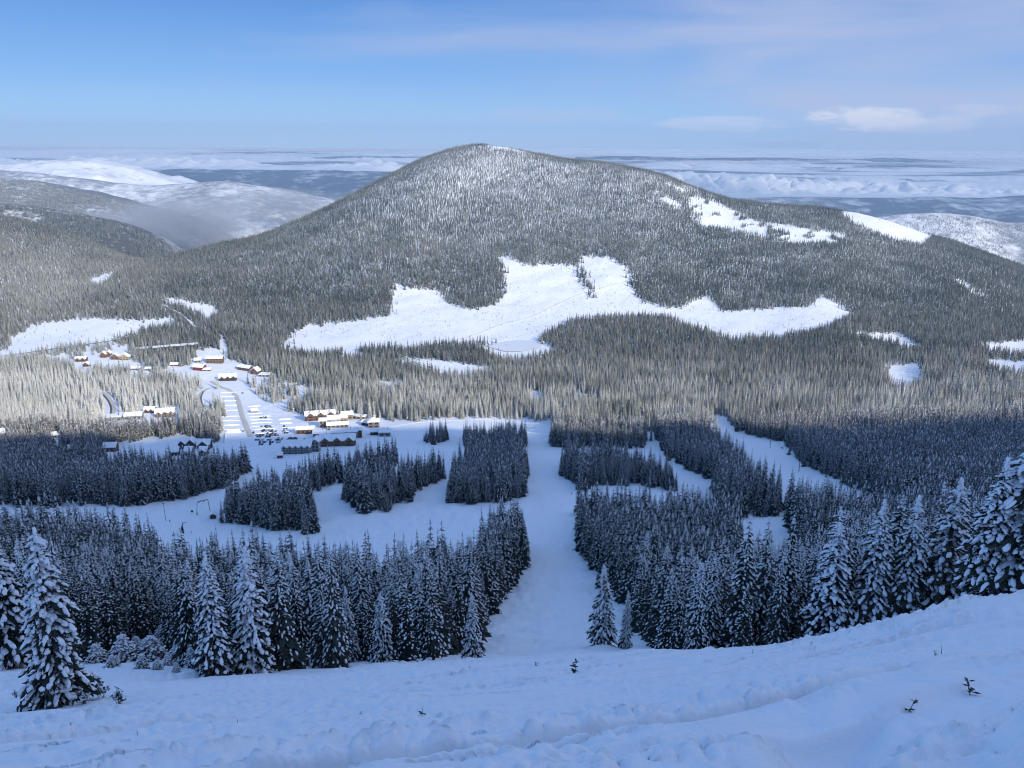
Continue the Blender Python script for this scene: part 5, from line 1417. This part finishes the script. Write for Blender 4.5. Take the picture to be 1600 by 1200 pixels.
# the drag lift station on the open piste at the left
def gate():
    p, q = at(308, 804), at(328.5, 799)
    p = np.asarray(p); q = np.asarray(q); m = (p + q) / 2
    t = thing('lift_gate', 'yellow-footed portal frame of the drag lift on the left piste', 'lift gate', tuple(p))
    hh = 19 * p[1] / FPX / 0.82
    d = q - p
    for o_, nm in ((np.zeros(3), 'post'), (d, 'post')):
        mb = MB(); lean = d * 0.10 * (1 if o_ is not d else -1)
        add_rod(mb, o_ + np.array((0, 0, 1.2 if o_ is not d else -0.5)), o_ + lean + np.array((0, 0, hh - o_[2] * 0)), 0.20, 0, 8)
        link(nm, mb.mesh('post', [M_POLE_YELLOW if False else M_METAL]), t)
    mb = MB(); add_rod(mb, (0, 0, -0.5), (0, 0, 1.4), 0.55, 0, 8, 0.4); link('padded_foot', mb.mesh('foot', [M_POLE_YELLOW]), t)
    mb = MB(); add_rod(mb, d * 0.10 + np.array((0, 0, hh)), d * 0.90 + np.array((0, 0, hh)), 0.2, 0, 8); link('crossbeam', mb.mesh('beam', [M_METAL]), t)
    for f in (0.28, 0.62):
        mb = MB(); c = d * f + np.array((0, 0, hh - 0.4))
        add_rod(mb, c + np.array((-0.8, -0.8, -0.7)), c + np.array((0.8, 0.8, 0.3)), 0.22, 0, 6); link('sheave', mb.mesh('sheave', [M_WOOD_DARK]), t)
gate()
def sign(u, v, w, h, label, hz=1.2):
    p = at(u, v)
    t = thing('sign', label, 'sign', tuple(p))
    for s in (-1, 1):
        mb = MB(); add_rod(mb, (s * w * 0.4, 0, -0.4), (s * w * 0.4, 0, hz + h), 0.06, 0, 5); link('post', mb.mesh('post', [M_METAL]), t)
    mb = MB(); add_box(mb, -w / 2, w / 2, -0.12, -0.06, hz, hz + h); link('panel', mb.mesh('panel', [M_WOOD_DARK]), t)
sign(300.5, 803, 1.7, 1.4, 'small dark notice board beside the drag lift portal')
def pole(u, v, Hm, label, mat=None, r=0.16, top=1.2):
    p = at(u, v)
    t = thing('pole', label, 'pole', tuple(p))
    mb = MB(); add_rod(mb, (0, 0, -0.5), (-0.4, 0, Hm), r, 0, 8, r * 0.8); link('mast', mb.mesh('mast', [mat or M_METAL]), t)
    mb = MB(); add_box(mb, -0.4 - top / 2, -0.4 + top / 2, -0.15, 0.15, Hm - 0.15, Hm + 0.2); link('head', mb.mesh('head', [M_METAL]), t)
pole(259.5, 814, 12, 'tall lamp pole on the left piste next to the dark treetop')
def padded():
    p = at(286, 833)
    t = thing('lift_post', 'black padded drag lift post leaning on the left piste', 'lift post', tuple(p))
    mb = MB(); add_rod(mb, (0, 0, -0.4), (-0.2, 0, 4.0), 0.75, 0, 8, 0.6); link('pad', mb.mesh('pad', [plain_mat('black_padding', (0.012, 0.012, 0.015), 0.8, 0.2, 2.0)]), t)
    mb = MB(); add_rod(mb, (-0.2, 0, 4.0), (0.6, 0, 6.6), 0.3, 0, 8); link('mast', mb.mesh('mast', [M_METAL]), t)
    mb = MB(); add_rod(mb, (0.3, 0, 6.5), (2.6, 0, 6.9), 0.14, 0, 6); link('arm', mb.mesh('arm', [M_METAL]), t)
padded()
building(u=333, v=811, L_px=9, W=3.5, Hm=2.6, roof='y', wall=M_WOOD_RED, label='little red-brown operator hut beside the drag lift portal', rz=0.3, pitch=0.6, floors=1, name='hut', category='hut', snow=0.5)
for (u_, v_, lab) in ((299, 836, 'thin marker pole below the drag lift portal'), (281, 831, 'thin marker pole beside the black padded post'), (900, 778, 'short marker pole at the right edge of the open run')):
    p = at(u_, v_)
    mb = MB(); add_rod(mb, (0, 0, -0.3), (0.1, 0, 2.6), 0.07, 0, 5); add_box(mb, -0.1, 0.25, -0.05, 0.05, 2.0, 2.6)
    o = link('marker_pole', mb.mesh('marker_pole', [M_WOOD_DARK]), label=lab, category='pole'); o.location = tuple(p)

# skiers, a few pixels tall
M_SUIT = plain_mat('dark_ski_suit', (0.02, 0.022, 0.03), 0.8, 0.2, 3.0)
def skier(u, v, label, rz):
    p = at(u, v)
    V = [(0, 0, 0.95), (0, 0, 1.25), (0, 0.02, 1.48), (0, 0.05, 1.56), (0, 0.10, 1.70), (0.20, 0, 1.45), (0.33, 0.10, 1.18), (0.36, 0.32, 1.08), (-0.20, 0, 1.45), (-0.33, 0.10, 1.18), (-0.36, 0.32, 1.08), (0.12, 0, 0.9), (0.15, 0.10, 0.5), (0.15, -0.02, 0.1), (0.15, 0.16, 0.05), (-0.12, 0, 0.9), (-0.15, 0.10, 0.5), (-0.15, -0.02, 0.1), (-0.15, 0.16, 0.05)]
    E = [(0, 1), (1, 2), (2, 3), (3, 4), (2, 5), (5, 6), (6, 7), (2, 8), (8, 9), (9, 10), (0, 11), (11, 12), (12, 13), (13, 14), (0, 15), (15, 16), (16, 17), (17, 18)]
    rad = [0.17, 0.17, 0.18, 0.07, 0.13, 0.08, 0.065, 0.05, 0.08, 0.065, 0.05, 0.11, 0.08, 0.07, 0.06, 0.11, 0.08, 0.07, 0.06]
    me = bpy.data.meshes.new('skier'); me.from_pydata(V, E, []); me.materials.append(M_SUIT)
    o = link('person', me, label=label, category='person')
    md = o.modifiers.new('skin', 'SKIN')
    for k, sv in enumerate(me.skin_vertices[0].data):
        sv.radius = (rad[k], rad[k]); sv.use_root = (k == 0)
    o.modifiers.new('smooth', 'SUBSURF').levels = 1
    o.modifiers['smooth'].render_levels = 1
    o.location = (p[0], p[1], p[2] + 0.03); o.rotation_euler = (0, 0, rz)
    mb = MB()
    for s in (-1, 1):
        add_box(mb, s * 0.15 - 0.05, s * 0.15 + 0.05, -0.8, 0.95, -0.03, 0.02)
    k = link('skis', mb.mesh('skis', [M_METAL]), o)
skier(265.5, 816, 'skier in dark clothes standing beside the tall lamp pole', 0.4)
skier(839, 681, 'skier in dark clothes high on the run near the sunlit patch', 2.6)
skier(1334.5, 758, 'skier in dark clothes low on the diagonal piste', 1.1)
skier(893, 773, 'skier in dark clothes at the right edge of the open run', 0.2)

# frosted brush on the near slope
M_TWIG = plain_mat('bare_twig', (0.05, 0.035, 0.03), 0.9, 0.3, 6.0, 0.1)
def shrub_meshes(seed, Hm, n, snow):
    rs = np.random.default_rng(seed)
    st, sn, lf = MB(), MB(), MB()
    for i in range(n):
        an = rs.uniform(0, 6.28); sp_ = rs.uniform(0.05, 0.5)
        tip = np.array((math.cos(an) * sp_ * Hm, math.sin(an) * sp_ * Hm, Hm * rs.uniform(0.25, 1.0) * (1.05 - sp_)))
        root = np.array((math.cos(an) * 0.22 * sp_ * Hm, math.sin(an) * 0.22 * sp_ * Hm, -0.15))
        mid = (root + tip) / 2 + np.array((0, 0, 0.12 * Hm))
        add_rod(st, root, mid, 0.010 * Hm, 0, 4, 0.007 * Hm); add_rod(st, mid, tip, 0.007 * Hm, 0, 4, 0.003 * Hm)
        for k in range(5):
            f = rs.uniform(0.2, 1.0); c = mid * (1 - f) + tip * f
            a2 = rs.uniform(0, 6.28); e = c + np.array((math.cos(a2), math.sin(a2), rs.uniform(-0.2, 0.6))) * Hm * 0.17
            w = np.cross(e - c, UPV); w /= np.linalg.norm(w) + 1e-9
            lf.add([c, (c + e) / 2 + w * 0.045 * Hm, e, (c + e) / 2 - w * 0.045 * Hm], [(0, 1, 2, 3)], 0)
            if rs.random() < snow:
                lump(sn, e * 0.6 + c * 0.4 + UPV * 0.02, e - c, UPV, 0.09 * Hm, 0.055 * Hm, 0.045 * Hm, rs, 0, ICO0)
    return st.mesh('shrub_stems', [M_TWIG]), lf.mesh('shrub_sprays', [M_NEEDLE]), sn.mesh('shrub_snow', [M_SNOW_TREE])
SHRUBS = [shrub_meshes(700 + i, 1.5, 30, (0.35, 0.3, 0.4, 0.15)[i]) for i in range(4)]
def shrub(u, v, hpx, kind, label, group=None):
    p = at(u, v)
    t = thing('shrub', label, 'shrub', tuple(p), rng.uniform(0, 6.28), group)
    s = hpx * p[1] / FPX / 0.82 / 1.5
    t.scale = (s * 0.62,) * 2 + (s,)
    link('stems', SHRUBS[kind][0], t); f = link('foliage', SHRUBS[kind][1], t, kind='stuff'); link('snow_load', SHRUBS[kind][2], f, kind='stuff')
for k, (u, v, hp) in enumerate([(196, 1034, 62), (215, 1024, 48), (238, 1030, 66), (258, 1018, 52), (280, 1034, 50), (300, 1044, 46), (176, 1042, 36), (152, 1034, 50), (228, 1008, 45), (268, 1008, 50), (290, 1016, 58), (204, 1004, 60), (246, 1046, 24), (276, 1050, 28), (312, 1034, 56), (186, 1012, 64), (164, 1018, 56), (322, 1054, 26), (222, 1044, 30), (262, 1040, 34)]):
    p = at(u, v); hm = hp * p[1] / FPX / 0.82
    s_ = hm / 11.0
    tree_object(HERO[(0, 4, 1)[k % 3]], p - np.array([0, 0, 0.1]), s_ * rng.uniform(1.5, 2.3), s_ * rng.uniform(0.6, 1.0), rng.uniform(0, 6.28), 'small rime-covered fir in the low frosted brush right of the lone fir', 'low frosted brush', name='young_fir_tree')
shrub(158, 1090, 40, 3, 'dark sapling against the right side of the big lone fir')
shrub(187, 1100, 34, 3, 'small twiggy bush just right of the big lone fir')
shrub(58, 1104, 30, 1, 'snowy little bush at the left foot of the big lone fir')
shrub(132, 1100, 30, 2, 'low snow-capped bush at the right foot of the big lone fir')
shrub(25, 1090, 16, 3, 'tiny twig tuft left of the big lone fir')

def sapling(u, v, hpx, label, lean=0.0, tiers=3, cover=True):
    p = at(u, v); Hm = hpx * p[1] / FPX / 0.82
    rs = np.random.default_rng(int(u))
    t = thing('sapling', label, 'sapling', tuple(p))
    mb = MB(); add_rod(mb, (0, 0, -0.15), (lean * Hm, 0, Hm), 0.022 * Hm + 0.004, 0, 5, 0.004); link('stem', mb.mesh('stem', [M_TWIG]), t)
    nd = MB()
    for k in range(tiers):
        z = Hm * (0.18 + 0.62 * k / max(1, tiers - 1)) if tiers > 1 else Hm * 0.3
        for b in range(6):
            an = rs.uniform(0, 6.28); L = Hm * rs.uniform(0.22, 0.42) * (1.15 - 0.5 * k / tiers)
            c = np.array((lean * z, 0, z)); e = c + np.array((math.cos(an) * L, math.sin(an) * L, L * rs.uniform(-0.2, 0.35)))
            w = np.cross(e - c, UPV); w /= np.linalg.norm(w) + 1e-9
            m = (c + e) / 2
            nd.add([c, m + w * L * 0.22, e, m - w * L * 0.22, m + UPV * L * 0.12], [(0, 1, 4), (1, 2, 4), (2, 3, 4), (3, 0, 4)], 0)
    if tiers:
        link('needles', nd.mesh('sapling_needles', [M_NEEDLE]), t, kind='stuff')
sapling(899, 1051, 24, 'small fir sapling poking out of the crest in the middle', tiers=3)
sapling(1519, 1086, 30, 'dark fir sprig sticking out of the snow, right of the deep ruts', lean=-0.4, tiers=3)
sapling(1416, 1112, 24, 'flattened fir sprig sticking out of the snow beside the deep ruts', lean=0.5, tiers=2)
sapling(1463, 1024, 9, 'small sprig half buried beside a thin stick', lean=-0.5, tiers=2)
sapling(1473, 1022, 17, 'thin bare stick leaning in the snow on the right slope', lean=-0.3, tiers=0)
sapling(660, 1118, 16, 'bare forked twig standing in the middle foreground snow', tiers=1)
sapling(563, 1115, 5, 'tiny dark sprig left of the forked twig', tiers=2, lean=0.4)
sapling(371, 1128, 6, 'tiny dark twig alone on the smooth snow at the left', tiers=0)
sapling(215, 1148, 9, 'thin twig standing in the lower left snow', tiers=0)
sapling(837, 1040, 7, 'small sprig on the crest left of the sapling', tiers=2)
sapling(1176, 1020, 6, 'tiny sprig at the brow right of the lone pair of firs', tiers=2)
sapling(734, 1044, 5, 'tiny dark sprig below the last slim fir', tiers=2)

# no trees through houses or on roads
_ft = np.array(FOOT)
_rd = np.concatenate(FOOTR)
def clear_of(T):
    k = np.ones(len(T), bool)
    for arr in (_ft, _rd):
        for s in range(0, len(T), 20000):
            e = slice(s, s + 20000)
            d2 = (T[e, None, 0] - arr[None, :, 0]) ** 2 + (T[e, None, 1] - arr[None, :, 1]) ** 2
            k[e] &= (d2 > arr[None, :, 2] ** 2).all(1)
    return k
k_ = clear_of(REST)
for u_, v_, l_ in YARD:                       # open yards before the houses
    k_ &= ~((np.abs(REST[:, 4] - u_) < l_ * 0.55 + 1) & (REST[:, 5] > v_ - 2) & (REST[:, 5] < v_ + (26 if v_ > 690 else 18)) & (rng.random(len(REST)) < 0.88))
REST = REST[k_]
# seedlings and stumps dotted over the clearings
def seedlings(poly, n, h0, h1_, y0, y1):
    Yc = rng.uniform(y0, y1, 90000); Xc = rng.uniform(-0.7, 0.7, 90000) * Yc
    Zc = height(Xc, Yc); u, v = project(Xc, Yc, Zc)
    ok = np.where(inside(poly, u, v) & (fbm(u / 40, v / 14, 2, 63) > -0.25))[0][:n]
    return np.stack([Xc[ok], Yc[ok], Zc[ok], rng.uniform(h0, h1_, len(ok)) * rng.uniform(0.5, 1, len(ok)), u[ok], v[ok]], -1)
REST = np.concatenate([REST, seedlings(CLEAR[0], 2600, 1.6, 5.5, 1700, 2500), seedlings(CLEAR[1], 260, 3, 8, 2500, 3300), seedlings(CLEAR[2], 90, 3, 8, 2700, 3300), seedlings(CLEAR[8], 260, 2, 7, 1400, 1900)])

# ------------------------------------------------------------------ the forest proper, planted last
if HILL_PTS:
    HP_ = np.concatenate(HILL_PTS)
    n0 = len(REST)
    ALLT = np.concatenate([REST, HP_])
    fr_all = np.concatenate([frost_of(REST), np.clip(HP_[:, 4] + rng.normal(0, 0.07, len(HP_)), 0.02, 0.9)])
else:
    ALLT = REST; fr_all = frost_of(REST)
forest_object(ALLT, fr_all)
print('TREES', len(ALLT))
